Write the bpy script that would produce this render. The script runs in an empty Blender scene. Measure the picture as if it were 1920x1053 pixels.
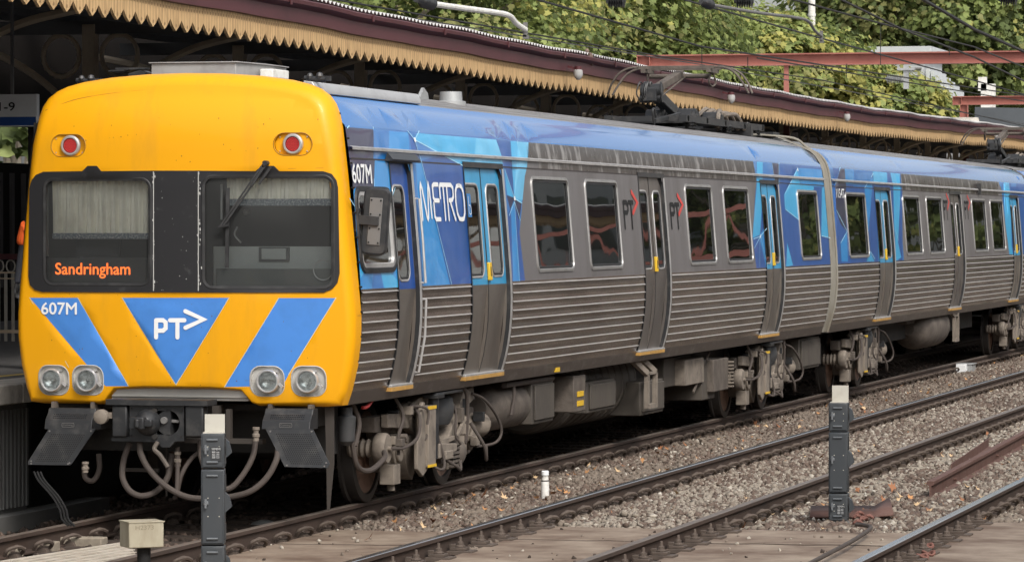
import bpy, math, random
import numpy as np
from mathutils import Vector, Matrix, noise as mnoise
from mathutils.geometry import delaunay_2d_cdt
R = math.radians
random.seed(7); RNG = np.random.default_rng(7)
SC = bpy.context.scene; COL = SC.collection

# ---------------------------------------------------------------- camera
CX, CY, CZ = 11.15, -31.15, 2.5
YAW = math.atan(1913/7200); PIT = -math.atan(101.5/7200)
camd = bpy.data.cameras.new('camera'); cam = bpy.data.objects.new('camera', camd); COL.objects.link(cam)
cam.location = (CX, CY, CZ); cam.rotation_euler = (R(90)+PIT, 0, YAW)
camd.sensor_width = 36; camd.lens = 7200/1920*36; camd.clip_start = .5; camd.clip_end = 3000
SC.camera = cam
# ---------------------------------------------------------------- sky and sun
w = bpy.data.worlds.new('World'); SC.world = w; w.use_nodes = True
nt = w.node_tree; bg = nt.nodes['Background']
sky = nt.nodes.new('ShaderNodeTexSky'); sky.sky_type = 'NISHITA'; sky.sun_disc = False
SUN_EL, SUN_AZ = 44, 138          # azimuth clockwise from +Y
sky.sun_elevation = R(SUN_EL); sky.sun_rotation = R(SUN_AZ); sky.dust_density = 4; sky.air_density = 1.2
hs = nt.nodes.new('ShaderNodeHueSaturation'); hs.inputs['Saturation'].default_value = .3
nt.links.new(sky.outputs[0], hs.inputs['Color']); nt.links.new(hs.outputs[0], bg.inputs[0])
bg.inputs[1].default_value = .14
sd = bpy.data.lights.new('sun', 'SUN'); sun = bpy.data.objects.new('sun', sd); COL.objects.link(sun)
sd.energy = 1.5; sd.angle = R(14); sd.color = (1, .95, .88)
az, el = R(SUN_AZ), R(SUN_EL)
tosun = Vector((math.sin(az)*math.cos(el), math.cos(az)*math.cos(el), math.sin(el)))
sun.rotation_euler = tosun.to_track_quat('Z', 'Y').to_euler()
SC.view_settings.view_transform = 'Standard'; SC.view_settings.look = 'None'
SC.view_settings.exposure = .5; SC.view_settings.gamma = 1
SC.render.film_transparent = False
SC.cycles.max_bounces = 8; SC.cycles.transparent_max_bounces = 12

# ---------------------------------------------------------------- photo measurements -> metres
_f = Vector((-math.sin(YAW)*math.cos(PIT), math.cos(YAW)*math.cos(PIT), math.sin(PIT)))
_r = Vector((math.cos(YAW), math.sin(YAW), 0)); _u = _r.cross(_f)
def ray(u, v): return _f + _r*((u-960)/7200) + _u*((526.5-v)/7200)
C0 = Vector((CX, CY, CZ))
def on_x(u, v, X): d = ray(u, v); return C0 + d*((X-CX)/d.x)
def on_y(u, v, Y): d = ray(u, v); return C0 + d*((Y-CY)/d.y)
def on_z(u, v, Z): d = ray(u, v); return C0 + d*((Z-CZ)/d.z)
def at_depth(u, v, D): return C0 + ray(u, v)*D
def at_foot(u, v, z=-.18): return on_z(u, v, z)

# ---------------------------------------------------------------- materials
MATS = {}
def mat(name, col, rough=.6, metal=0, dirt=None, dscale=3, damt=.5, stretch=(1,1,1), bump=0, bscale=20, spec=.5, emit=None, estr=0, var=.12, lo=.45, hi=.7, coat=0):
    if name in MATS: return MATS[name]
    m = bpy.data.materials.new(name); m.use_nodes = True; t = m.node_tree; b = t.nodes['Principled BSDF']
    b.inputs['Roughness'].default_value = rough; b.inputs['Metallic'].default_value = metal
    b.inputs['Specular IOR Level'].default_value = spec; b.inputs['Coat Weight'].default_value = coat
    tc = t.nodes.new('ShaderNodeTexCoord'); mp = t.nodes.new('ShaderNodeMapping'); mp.inputs['Scale'].default_value = stretch
    t.links.new(tc.outputs['Object'], mp.inputs[0])
    n = t.nodes.new('ShaderNodeTexNoise'); n.inputs['Scale'].default_value = dscale; n.inputs['Detail'].default_value = 8; n.inputs['Roughness'].default_value = .65
    t.links.new(mp.outputs[0], n.inputs['Vector'])
    cr = t.nodes.new('ShaderNodeValToRGB'); cr.color_ramp.elements[0].position = lo; cr.color_ramp.elements[1].position = hi
    t.links.new(n.outputs['Fac'], cr.inputs[0])
    mx = t.nodes.new('ShaderNodeMix'); mx.data_type = 'RGBA'
    d = dirt if dirt else tuple(c*(1-var) for c in col)
    mul = t.nodes.new('ShaderNodeMath'); mul.operation = 'MULTIPLY'; mul.inputs[1].default_value = damt if dirt else 1
    t.links.new(cr.outputs[0], mul.inputs[0]); t.links.new(mul.outputs[0], mx.inputs[0])
    mx.inputs[6].default_value = (*col, 1); mx.inputs[7].default_value = (*d, 1)
    t.links.new(mx.outputs[2], b.inputs['Base Color'])
    rm = t.nodes.new('ShaderNodeMapRange'); rm.inputs[3].default_value = rough*.85; rm.inputs[4].default_value = min(1, rough*1.2)
    t.links.new(n.outputs['Fac'], rm.inputs[0]); t.links.new(rm.outputs[0], b.inputs['Roughness'])
    if bump:
        n2 = t.nodes.new('ShaderNodeTexNoise'); n2.inputs['Scale'].default_value = bscale; n2.inputs['Detail'].default_value = 5
        t.links.new(mp.outputs[0], n2.inputs['Vector'])
        bp = t.nodes.new('ShaderNodeBump'); bp.inputs['Strength'].default_value = bump; bp.inputs['Distance'].default_value = .02
        t.links.new(n2.outputs['Fac'], bp.inputs['Height']); t.links.new(bp.outputs[0], b.inputs['Normal'])
    if emit: b.inputs['Emission Color'].default_value = (*emit, 1); b.inputs['Emission Strength'].default_value = estr
    MATS[name] = m; return m

YEL = mat('yellow_paint', (.80,.365,.003), .45, spec=.3, dirt=(.42,.22,.03), dscale=2.6, damt=.5, stretch=(1,1,.22), lo=.52, hi=.85, coat=.12, bump=.03, bscale=2)
BSTRIPE = mat('blue_stripe_paint', (.065,.24,.66), .45, var=.15)
WHITE = mat('white_vinyl', (.85,.86,.86), .4, var=.05)
NAVY = mat('navy_vinyl', (.018,.022,.075), .3, coat=.3)
ROYAL = mat('royal_blue_vinyl', (.014,.095,.35), .3, var=.15, coat=.2, stretch=(1,1,.3))
MIDB = mat('mid_blue_vinyl', (.018,.175,.50), .3, coat=.3, stretch=(1,1,.3))
BRIGHT = mat('bright_blue_vinyl', (.02,.27,.66), .3, coat=.3, stretch=(1,1,.3))
CYAN = mat('cyan_vinyl', (.05,.42,.76), .3, coat=.3)
CYAN2 = mat('pale_cyan_vinyl', (.12,.5,.8), .3, coat=.3)
CYLINE = mat('light_line_vinyl', (.35,.65,.85), .35)
COVE = mat('blue_roof_paint', (.012,.14,.42), .13, dirt=(.05,.20,.50), dscale=2.5, damt=.3, stretch=(1,.12,1), coat=.3, bump=.05, bscale=1.0)
GREYP = mat('grey_panel_paint', (.18,.17,.172), .42, metal=.25, dirt=(.10,.09,.085), dscale=1.5, damt=.7, stretch=(1,1,.25))
SMEAR = mat('smeared_grey_fascia', (.075,.06,.055), .28, metal=.5, dirt=(.40,.38,.37), dscale=5, damt=.85, stretch=(1,1.0,.3), lo=.52, hi=.62, bump=.2, bscale=6)
STEEL = mat('stainless_ribbed_panel', (.34,.295,.26), .23, metal=.88, dirt=(.13,.10,.08), dscale=1.5, damt=.7, stretch=(1,.35,3), lo=.4, hi=.66, bump=.22, bscale=2.4)
RIBL = mat('rib_highlight_steel', (.78,.76,.73), .32, metal=.55, dirt=(.4,.36,.33), dscale=12, damt=.4, stretch=(1,.3,1))  # paler colour paints the sky highlight on the ribs' upper faces
SKIRT = mat('grimy_skirt_steel', (.14,.12,.11), .36, metal=.7, dirt=(.30,.28,.265), dscale=4, damt=.6, stretch=(1,.8,2.2), lo=.52, hi=.66, bump=.15, bscale=5)
DOORS = mat('door_stainless', (.30,.27,.24), .34, metal=.75, dirt=(.17,.14,.12), dscale=2, damt=.7, stretch=(1,1,.4))
DOORG = mat('door_grey_steel', (.20,.18,.165), .36, metal=.6, dirt=(.13,.11,.1), dscale=2, damt=.6)
DOORB = mat('door_light_blue', (.045,.32,.58), .35, var=.15)
DOORR = mat('door_royal_blue', (.022,.085,.33), .35, var=.15)
RUBBER = mat('black_rubber', (.018,.018,.019), .55, dirt=(.07,.07,.07), damt=.5, dscale=6)
BLACKP = mat('black_front_panel', (.016,.016,.018), .5, dirt=(.10,.10,.10), damt=.5, dscale=9, lo=.62, hi=.75)
SILVER = mat('aluminium', (.62,.61,.60), .38, metal=.6, dirt=(.35,.33,.31), damt=.6, dscale=5)
WFRM = mat('window_frame_metal', (.40,.395,.385), .38, metal=.6, dirt=(.25,.24,.23), damt=.6, dscale=5)
GOLD = mat('worn_door_step', (.48,.27,.07), .5, dirt=(.25,.15,.06), damt=.6, dscale=8)
YHAND = mat('yellow_door_handle', (.75,.47,.03), .45)
ROOFM = mat('roof_aluminium', (.30,.285,.275), .38, metal=.5, dirt=(.14,.12,.11), dscale=2.5, damt=.7, stretch=(3,.2,1), lo=.4, hi=.65)
ROOFD = mat('roof_groove', (.05,.042,.04), .6)
DGREY = mat('dark_grey_enamel', (.024,.025,.027), .42, dirt=(.085,.08,.075), dscale=7, damt=.6, lo=.5, hi=.7)
BOGIE = mat('bogie_grime', (.13,.108,.09), .72, dirt=(.075,.062,.052), dscale=5, damt=.85, lo=.42, hi=.62, bump=.25, bscale=25)
BOGIEL = mat('bogie_pale_dust', (.225,.19,.155), .75, dirt=(.075,.06,.05), dscale=6, damt=.7, lo=.45, hi=.7, bump=.2, bscale=25)
BOGIED = mat('underframe_black', (.02,.019,.018), .8, dirt=(.05,.045,.04), damt=.8, dscale=4)
UBOX = mat('underfloor_box_paint', (.085,.073,.06), .65, dirt=(.06,.052,.046), damt=.8, dscale=4, stretch=(1,1,.5))
TYRE = mat('wheel_dark_steel', (.045,.04,.037), .5, metal=.4)
WHEEL = mat('rusty_wheel_plate', (.30,.19,.14), .75, dirt=(.10,.07,.055), damt=.8, dscale=8)
HOSE = mat('dusty_hose', (.07,.055,.047), .75, dirt=(.06,.05,.045), damt=.7, dscale=14)
AIRSP = mat('air_spring_rubber', (.035,.037,.04), .6, dirt=(.08,.075,.07), damt=.5, dscale=6)
MAROON = mat('maroon_paint', (.085,.022,.026), .5, dirt=(.05,.016,.018), damt=.7, dscale=2, stretch=(1,.3,1))
VAL = mat('cream_timber_valance', (.60,.395,.19), .7, dirt=(.27,.155,.065), dscale=4, damt=.9, stretch=(1,5,.7), lo=.46, hi=.72)
BEIGEI = mat('beige_ironwork', (.66,.53,.38), .7, dirt=(.4,.31,.22), damt=.6)
GREYI = mat('grey_painted_steel', (.16,.155,.15), .6)
DARKW = mat('dark_backdrop_wall', (.012,.010,.009), .95, dirt=(.022,.018,.016), dscale=1.5, spec=.1)
RAILS = mat('rusty_rail_side', (.062,.040,.030), .75, dirt=(.045,.032,.026), damt=.8, dscale=5, stretch=(1,.3,1), bump=.2, bscale=20)
RAILT = mat('worn_rail_top', (.50,.52,.55), .2, metal=.92, dirt=(.25,.22,.2), damt=.5, dscale=4, stretch=(4,.12,1))
RAILR = mat('dull_rail_top', (.20,.165,.14), .5, metal=.4, dirt=(.12,.09,.07), damt=.7, dscale=5, stretch=(4,.2,1))
CLIP = mat('clip_iron', (.10,.075,.06), .8, dirt=(.05,.038,.03), damt=.7, dscale=12)
CONC = mat('sleeper_concrete', (.36,.32,.25), .85, dirt=(.17,.135,.105), dscale=4, damt=.9, lo=.35, hi=.68, bump=.3, bscale=30)
PLATC = mat('platform_concrete', (.52,.49,.44), .85, dirt=(.17,.15,.13), dscale=3, damt=.8, bump=.2, bscale=20)
ASPH = mat('platform_asphalt', (.085,.082,.08), .9, bump=.2, bscale=40)
DECK = mat('crossing_deck', (.32,.255,.195), .75, dirt=(.12,.075,.05), dscale=1.3, damt=.95, lo=.36, hi=.64, bump=.25, bscale=14)
GRIME_SHADE = mat('dark_grime_shade', (.05,.036,.028), .9)
RUSTM = mat('rust_brown_steel', (.125,.066,.052), .75, dirt=(.09,.04,.03), damt=.8, dscale=5, bump=.2, bscale=20)
REDB = mat('red_oxide_steel', (.32,.115,.088), .62, dirt=(.22,.07,.055), damt=.7, dscale=2)
POSTM = mat('signal_grey_plastic', (.042,.048,.054), .5, dirt=(.085,.085,.085), damt=.5, dscale=4, stretch=(1,1,.4))
PLATEM = mat('pale_metal_plate', (.50,.48,.42), .5, dirt=(.36,.33,.27), damt=.7, dscale=5)
CREAMB = mat('weathered_cream_box', (.40,.365,.275), .75, dirt=(.22,.18,.12), dscale=5, damt=.8, stretch=(1,1,.35), lo=.4, hi=.7)
WPIPE = mat('white_painted_pipe', (.75,.74,.70), .5, dirt=(.4,.36,.3), damt=.6, dscale=9)
WIREM = mat('overhead_wire_metal', (.018,.017,.016), .6)
GALV = mat('galvanised_steel', (.42,.43,.43), .45, metal=.4, dirt=(.25,.25,.25), damt=.6)
CORR = mat('corrugated_edge', (.52,.51,.50), .6)
BELL = mat('gangway_rubber_beige', (.24,.225,.19), .65, dirt=(.16,.13,.09), damt=.8, dscale=3, stretch=(1,1,.4))
LEDR = mat('red_lamp_led', (.6,.02,.02), .4, emit=(1,.10,.09), estr=.8)
LEDO = mat('orange_led', (.5,.12,.02), .4, emit=(1,.16,.015), estr=1.25)
BLK = mat('matt_black', (.008,.008,.008), .8)
CABIN = mat('cab_lining', (.11,.115,.115), .7)
CABGR = mat('cab_desk_grey', (.36,.39,.38), .55)
CURT = mat('cab_curtain', (.88,.86,.75), .85, dirt=(.5,.48,.4), damt=.5, dscale=4)
CHROME = mat('lamp_chrome', (.95,.95,.95), .2, metal=.55, dirt=(.35,.35,.35), dscale=14, damt=.8, lo=.5, hi=.6)
FIBRE = mat('lamp_surround_grey', (.47,.46,.43), .55)
REDP = mat('red_valve', (.42,.04,.035), .5)
REDAR = mat('red_vinyl', (.62,.06,.05), .4)
LBLUE = mat('sticker_blue', (.03,.2,.5), .4)
ORANGE = mat('hi_vis_orange', (.85,.13,.02), .8)
def glassmat(name, tint, base=.12, rough=.02, bump=0):
    m = bpy.data.materials.new(name); m.use_nodes = True; t = m.node_tree
    for n in list(t.nodes):
        if n.type != 'OUTPUT_MATERIAL': t.nodes.remove(n)
    o = [n for n in t.nodes if n.type == 'OUTPUT_MATERIAL'][0]
    tr = t.nodes.new('ShaderNodeBsdfTransparent'); tr.inputs[0].default_value = (*tint, 1)
    gl = t.nodes.new('ShaderNodeBsdfGlossy'); gl.inputs['Roughness'].default_value = rough; gl.inputs[0].default_value = (.9,.93,.95,1)
    df = t.nodes.new('ShaderNodeBsdfDiffuse'); df.inputs[0].default_value = (.35,.36,.36,1)
    fr = t.nodes.new('ShaderNodeFresnel'); fr.inputs[0].default_value = 1.5
    mx = t.nodes.new('ShaderNodeMixShader'); m2 = t.nodes.new('ShaderNodeMixShader'); m2.inputs[0].default_value = base
    t.links.new(tr.outputs[0], m2.inputs[1]); t.links.new(df.outputs[0], m2.inputs[2])
    t.links.new(fr.outputs[0], mx.inputs[0]); t.links.new(m2.outputs[0], mx.inputs[1]); t.links.new(gl.outputs[0], mx.inputs[2])
    if bump:
        n = t.nodes.new('ShaderNodeTexNoise'); n.inputs['Scale'].default_value = 1.1; n.inputs['Detail'].default_value = .6; tc = t.nodes.new('ShaderNodeTexCoord')
        bp = t.nodes.new('ShaderNodeBump'); bp.inputs['Strength'].default_value = bump; bp.inputs['Distance'].default_value = .02
        t.links.new(tc.outputs['Object'], n.inputs['Vector']); t.links.new(n.outputs['Fac'], bp.inputs['Height'])
        t.links.new(bp.outputs[0], gl.inputs['Normal']); t.links.new(bp.outputs[0], fr.inputs['Normal'])
    t.links.new(mx.outputs[0], o.inputs[0]); MATS[name] = m; return m
WSG = glassmat('windscreen_glass', (.93,.95,.94), .075, .03)
PGL = glassmat('dark_passenger_glass', (.10,.105,.10), .015, .015, bump=.16)

# ---------------------------------------------------------------- mesh builder
ORG = {}
class M:
    def __init__(s): s.v = []; s.f = []; s.m = []; s.cur = 0
    def add(s, vs, fs, mi=None):
        b = len(s.v); s.v.extend([tuple(x) for x in vs]); s.f.extend([tuple(b+i for i in f) for f in fs])
        if isinstance(mi, (list, tuple)): s.m.extend(mi)
        else: s.m.extend([s.cur if mi is None else mi]*len(fs))
        return s
    def box(s, c, sz, rot=None, mi=None):
        vs = [Vector((x*sz[0]/2, y*sz[1]/2, z*sz[2]/2)) for z in (-1,1) for y in (-1,1) for x in (-1,1)]
        if rot: e = Matrix.Rotation(rot[2],3,'Z') @ Matrix.Rotation(rot[1],3,'Y') @ Matrix.Rotation(rot[0],3,'X'); vs = [e@v for v in vs]
        c = Vector(c)
        return s.add([v+c for v in vs], [(0,2,3,1),(4,5,7,6),(0,1,5,4),(2,6,7,3),(0,4,6,2),(1,3,7,5)], mi)
    def bb(s, x0, x1, y0, y1, z0, z1, mi=None): return s.box(((x0+x1)/2,(y0+y1)/2,(z0+z1)/2), (x1-x0,y1-y0,z1-z0), None, mi)
    def lathe(s, p0, p1, prof, n=16, mi=None, cap=True):
        """prof: list of (t along axis 0..1, radius)"""
        p0, p1 = Vector(p0), Vector(p1); d = (p1-p0); L = d.length; d.normalize()
        a = d.orthogonal().normalized(); b = d.cross(a); vs = []; fs = []
        for t, r in prof:
            for k in range(n):
                g = 2*math.pi*k/n; vs.append(p0 + d*(t*L) + (a*math.cos(g)+b*math.sin(g))*r)
        for i in range(len(prof)-1):
            for k in range(n): fs.append((i*n+k, i*n+(k+1)%n, (i+1)*n+(k+1)%n, (i+1)*n+k))
        if cap: fs.append(tuple(reversed(range(n)))); fs.append(tuple((len(prof)-1)*n+k for k in range(n)))
        return s.add(vs, fs, mi)
    def cyl(s, p0, p1, r, n=14, mi=None, r2=None): return s.lathe(p0, p1, [(0,r),(1,r if r2 is None else r2)], n, mi)
    def ball(s, c, r, n=14, mi=None, sc=(1,1,1)):
        c = Vector(c); vs = []; fs = []; m = n//2
        for i in range(m+1):
            th = math.pi*i/m
            for k in range(n):
                g = 2*math.pi*k/n; vs.append(c+Vector((r*sc[0]*math.sin(th)*math.cos(g), r*sc[1]*math.sin(th)*math.sin(g), r*sc[2]*math.cos(th))))
        for i in range(m):
            for k in range(n): fs.append((i*n+k, (i+1)*n+k, (i+1)*n+(k+1)%n, i*n+(k+1)%n))
        return s.add(vs, fs, mi)
    def tube(s, pts, r, n=8, smooth=True, mi=None, closed=False):
        P = [Vector(p) for p in pts]
        if smooth and len(P) > 2:
            Q = []; E = [P[0]*2-P[1]] + P + [P[-1]*2-P[-2]]
            for i in range(1, len(E)-2):
                for k in range(6):
                    t = k/6; a, b, c, d = E[i-1:i+3]
                    Q.append(.5*((2*b)+(c-a)*t+(2*a-5*b+4*c-d)*t*t+(3*b-a-3*c+d)*t**3))
            Q.append(P[-1]); P = Q
        vs = []; fs = []; prev = None
        for i, p in enumerate(P):
            t = (P[min(i+1,len(P)-1)]-P[max(i-1,0)]).normalized()
            a = t.orthogonal().normalized() if prev is None else (prev - t*prev.dot(t)).normalized()
            prev = a; b = t.cross(a)
            for k in range(n): g = 2*math.pi*k/n; vs.append(p+(a*math.cos(g)+b*math.sin(g))*r)
        for i in range(len(P)-1):
            for k in range(n): fs.append((i*n+k, i*n+(k+1)%n, (i+1)*n+(k+1)%n, (i+1)*n+k))
        fs.append(tuple(reversed(range(n)))); fs.append(tuple((len(P)-1)*n+k for k in range(n)))
        return s.add(vs, fs, mi)
    def bar(s, p0, p1, w_, h, mi=None, up=Vector((0,0,1))):
        p0, p1 = Vector(p0), Vector(p1); d = (p1-p0).normalized(); a = d.cross(up)
        a = a.normalized() if a.length > 1e-4 else Vector((1,0,0)); b = a.cross(d)
        vs = [p+a*(x*w_/2)+b*(z*h/2) for p in (p0,p1) for x, z in ((-1,-1),(1,-1),(1,1),(-1,1))]
        return s.add(vs, [(0,1,2,3),(7,6,5,4),(0,4,5,1),(1,5,6,2),(2,6,7,3),(3,7,4,0)], mi)
    def prism(s, poly, ax, a, b, mi=None):
        """poly 2D in the plane normal to ax ('x': (y,z), 'y': (x,z), 'z': (x,y)); from a to b"""
        def P(q, t): return {'x': (t,q[0],q[1]), 'y': (q[0],t,q[1]), 'z': (q[0],q[1],t)}[ax]
        n = len(poly); vs = [P(q,a) for q in poly]+[P(q,b) for q in poly]
        fs = [tuple(range(n)), tuple(reversed(range(n,2*n)))]+[(i+n, (i+1)%n+n, (i+1)%n, i) for i in range(n)]
        return s.add(vs, fs, mi)
    def build(s, name, mats, parent=None, base=(0,0,0), smooth=True, angle=35, bevel=0, label=None, flip=True):
        me = bpy.data.meshes.new(name)
        if parent is not None: base = ORG[parent.name]
        b = Vector(base); me.from_pydata([Vector(v)-b for v in s.v], [], s.f)
        if not isinstance(mats, (list,tuple)): mats = [mats]
        for m_ in mats: me.materials.append(m_)
        if len(mats) > 1: me.polygons.foreach_set('material_index', s.m)
        if flip:
            import bmesh
            bm = bmesh.new(); bm.from_mesh(me); bmesh.ops.recalc_face_normals(bm, faces=bm.faces); bm.to_mesh(me); bm.free()
        if smooth:
            me.polygons.foreach_set('use_smooth', [True]*len(me.polygons)); me.set_sharp_from_angle(angle=R(angle))
        o = bpy.data.objects.new(name, me); COL.objects.link(o)
        if parent is not None: o.parent = parent
        else: o.location = b
        ORG[o.name] = b
        if bevel:
            bv = o.modifiers.new('bevel', 'BEVEL'); bv.width = bevel; bv.segments = 2; bv.limit_method = 'ANGLE'; bv.angle_limit = R(40); bv.harden_normals = False
        if label: o['label'] = label
        return o
def tag(o, label, cat, group=None):
    o['label'] = label; o['category'] = cat
    if group: o['group'] = group
    return o
def thing(name, loc, label, cat, group=None):
    o = bpy.data.objects.new(name, None); COL.objects.link(o); o.location = loc; ORG[o.name] = Vector(loc)
    o.empty_display_size = .1
    return tag(o, label, cat, group)
def struct(o): o['kind'] = 'structure'; return o
def stuff(o): o['kind'] = 'stuff'; return o
KIDS = {}
def copy_tree(o, delta=(0,0,0), parent=None, top=True):
    c = o.copy(); COL.objects.link(c); ORG[c.name] = ORG[o.name]+Vector(delta)
    if parent is not None: c.parent = parent
    if top: c.location = o.location + Vector(delta)
    for ch in [x for x in COL.objects if x.parent == o]: copy_tree(ch, delta, c, False)
    return c

# ---------------------------------------------------------------- 2D patches mapped onto curved surfaces
def pip(p, poly):
    x, y = p; c = False; n = len(poly); j = n-1
    for i in range(n):
        xi, yi = poly[i]; xj, yj = poly[j]
        if (yi > y) != (yj > y) and x < (xj-xi)*(y-yi)/(yj-yi)+xi: c = not c
        j = i
    return c
def patch(mb, outer, mapf, holes=(), regions=(), step=(.3,.1), mi=0):
    polys = [outer]+list(holes)+[r[0] for r in regions]
    V = []; E = []
    for p in polys:
        b = len(V); V += [Vector(q) for q in p]; E += [(b+i, b+(i+1)%len(p)) for i in range(len(p))]
    xs = [q[0] for q in outer]; ys = [q[1] for q in outer]
    nx = max(1, int((max(xs)-min(xs))/step[0])); ny = max(1, int((max(ys)-min(ys))/step[1]))
    for i in range(1, nx):
        for j in range(1, ny):
            q = (min(xs)+(max(xs)-min(xs))*(i+.001*j)/nx, min(ys)+(max(ys)-min(ys))*j/ny)
            if pip(q, outer) and not any(pip(q, h) for h in holes): V.append(Vector(q))
    vs, es, fs, *_ = delaunay_2d_cdt(V, E, [], 0, 1e-5)
    F = []; MI = []
    for f in fs:
        c = ((vs[f[0]][0]+vs[f[1]][0]+vs[f[2]][0])/3, (vs[f[0]][1]+vs[f[1]][1]+vs[f[2]][1])/3)
        if not pip(c, outer) or any(pip(c, h) for h in holes): continue
        k = mi
        for poly, idx in regions:
            if pip(c, poly): k = idx
        F.append(tuple(f)); MI.append(k)
    used = sorted({i for f in F for i in f}); rm = {o_: n_ for n_, o_ in enumerate(used)}
    mb.add([mapf(vs[i][0], vs[i][1]) for i in used], [tuple(rm[i] for i in f) for f in F], MI)
    return mb
def rrect(x0, x1, y0, y1, r, n=5):
    out = []
    for cx, cy, a in ((x1-r,y1-r,0),(x0+r,y1-r,90),(x0+r,y0+r,180),(x1-r,y0+r,270)):
        for k in range(n+1): g = R(a+90*k/n); out.append((cx+r*math.cos(g), cy+r*math.sin(g)))
    return out
def loops(mb, Ls, mi=0, cap=False):
    n = len(Ls[0]); vs = [p for L in Ls for p in L]; fs = []
    for i in range(len(Ls)-1):
        for k in range(n): fs.append((i*n+k, i*n+(k+1)%n, (i+1)*n+(k+1)%n, (i+1)*n+k))
    if cap: fs.append(tuple((len(Ls)-1)*n+k for k in range(n)))
    return mb.add(vs, fs, mi)
def stroke(mb, pts, wd, mapf, off, mi=0):
    """one flat stroke with round ends; pts in 2D"""
    P = [Vector(p) for p in pts]; L = []; Rr = []; n = len(P)
    for i, p in enumerate(P):
        a = (P[i]-P[i-1]).normalized() if i else (P[1]-P[0]).normalized()
        b = (P[i+1]-P[i]).normalized() if i < n-1 else a
        t = (a+b); t = t.normalized() if t.length > 1e-6 else a
        nn = Vector((-t.y, t.x)); k = 1/max(.5, nn.dot(Vector((-a.y, a.x))))
        L.append(p+nn*wd/2*k); Rr.append(p-nn*wd/2*k)
    def capp(c, d, s): 
        out = []
        a0 = math.atan2(d.y, d.x)
        for k in range(1, 6): g = a0+s*(math.pi/2-math.pi*k/6); out.append(c+Vector((math.cos(g), math.sin(g)))*wd/2)
        return out
    e = capp(P[-1], (P[-1]-P[-2]).normalized(), 1); st = capp(P[0], (P[0]-P[1]).normalized(), 1)
    vs = L+Rr+e+st; fs = [(i, i+1, n+i+1, n+i) for i in range(n-1)]
    fs.append(tuple([n-1]+[2*n+k for k in range(5)]+[2*n-1])); fs.append(tuple([n]+[2*n+5+k for k in range(5)]+[0]))
    mb.add([mapf(v.x, v.y, off) for v in vs], fs, mi)
def text2d(s, bold=0):
    cu = bpy.data.curves.new('t', 'FONT'); cu.body = s; cu.offset = bold; cu.resolution_u = 3
    ob = bpy.data.objects.new('t', cu); COL.objects.link(ob)
    dg = bpy.context.evaluated_depsgraph_get(); me = bpy.data.meshes.new_from_object(ob.evaluated_get(dg))
    vs = [v.co.copy() for v in me.vertices]; fs = [tuple(p.vertices) for p in me.polygons]
    bpy.data.objects.remove(ob); bpy.data.meshes.remove(me)
    x0 = min(v.x for v in vs); x1 = max(v.x for v in vs); y0 = min(v.y for v in vs); y1 = max(v.y for v in vs)
    return [((v.x-x0)/(x1-x0), (v.y-y0)/(y1-y0)) for v in vs], fs
def text(mb, s, a0, a1, b0, b1, mapf, off, mi=0, bold=0):
    vs, fs = text2d(s, 0); e = bold*abs(b1-b0)*1.6
    for i, (dx, dy) in enumerate(((0,0),(1,0),(-1,0),(0,1),(0,-1),(.7,.7),(-.7,-.7)) if bold else ((0,0),)):
        mb.add([mapf(a0+(a1-a0)*x+dx*e, b0+(b1-b0)*y+dy*e, off+(1 if off >= 0 else 0)*i*.0003) for x, y in vs], fs, mi)
# ================================================================ TRAIN
PROF = [(.985,1.405),(1.10,1.45),(1.25,1.492),(1.45,1.528),(1.70,1.549),(1.97,1.546),(2.4,1.515),(2.9,1.472),(3.17,1.446),(3.30,1.422),(3.40,1.388),(3.50,1.325),(3.57,1.245),(3.628,1.12),(3.68,.98)]
def W(z):
    if z <= PROF[0][0]: return PROF[0][1]
    for i in range(len(PROF)-1):
        if z <= PROF[i+1][0]:
            a, b = PROF[max(i-1,0)], PROF[i]; c, d = PROF[i+1], PROF[min(i+2,len(PROF)-1)]
            h = c[0]-b[0]; t = (z-b[0])/h
            m0 = (c[1]-a[1])/max(c[0]-a[0],1e-6)*h; m1 = (d[1]-b[1])/max(d[0]-b[0],1e-6)*h
            return (2*t**3-3*t*t+1)*b[1]+(t**3-2*t*t+t)*m0+(-2*t**3+3*t*t)*c[1]+(t**3-t*t)*m1
    return PROF[-1][1]
def side(y, z, off=0): return Vector((W(z)+off, y, z))
def sp(u, v):
    X = 1.5
    for _ in range(6): p = on_x(u, v, X); X = W(p.z)
    return (p.y, p.z)
def sy(u, z=2.4):
    X = W(z); k = (u-960)/7200; d = ray(u, 400); return CY+(X-CX)*d.y/d.x
def Yf(x, z):
    y = -(.24+.13*(1-(x/1.45)**2))
    if z > 3.2: y += .55*(z-3.2)**2
    if z < 1.9: y += .05*(1.9-z)**2
    return y
def front(x, z, off=0): return Vector((x, Yf(x,z)-off, z))
def fp(u, v):
    y = -.3
    for _ in range(6): p = on_y(u, v, y); y = Yf(p.x, p.z)
    return (p.x, p.z)

Z0, ZB, ZW, ZT = .985, 1.10, 1.97, 3.06     # skirt bottom, rib bottom, waist, door top
def fz(n, a, b): return [a+(b-a)*i/n for i in range(n+1)]

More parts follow.
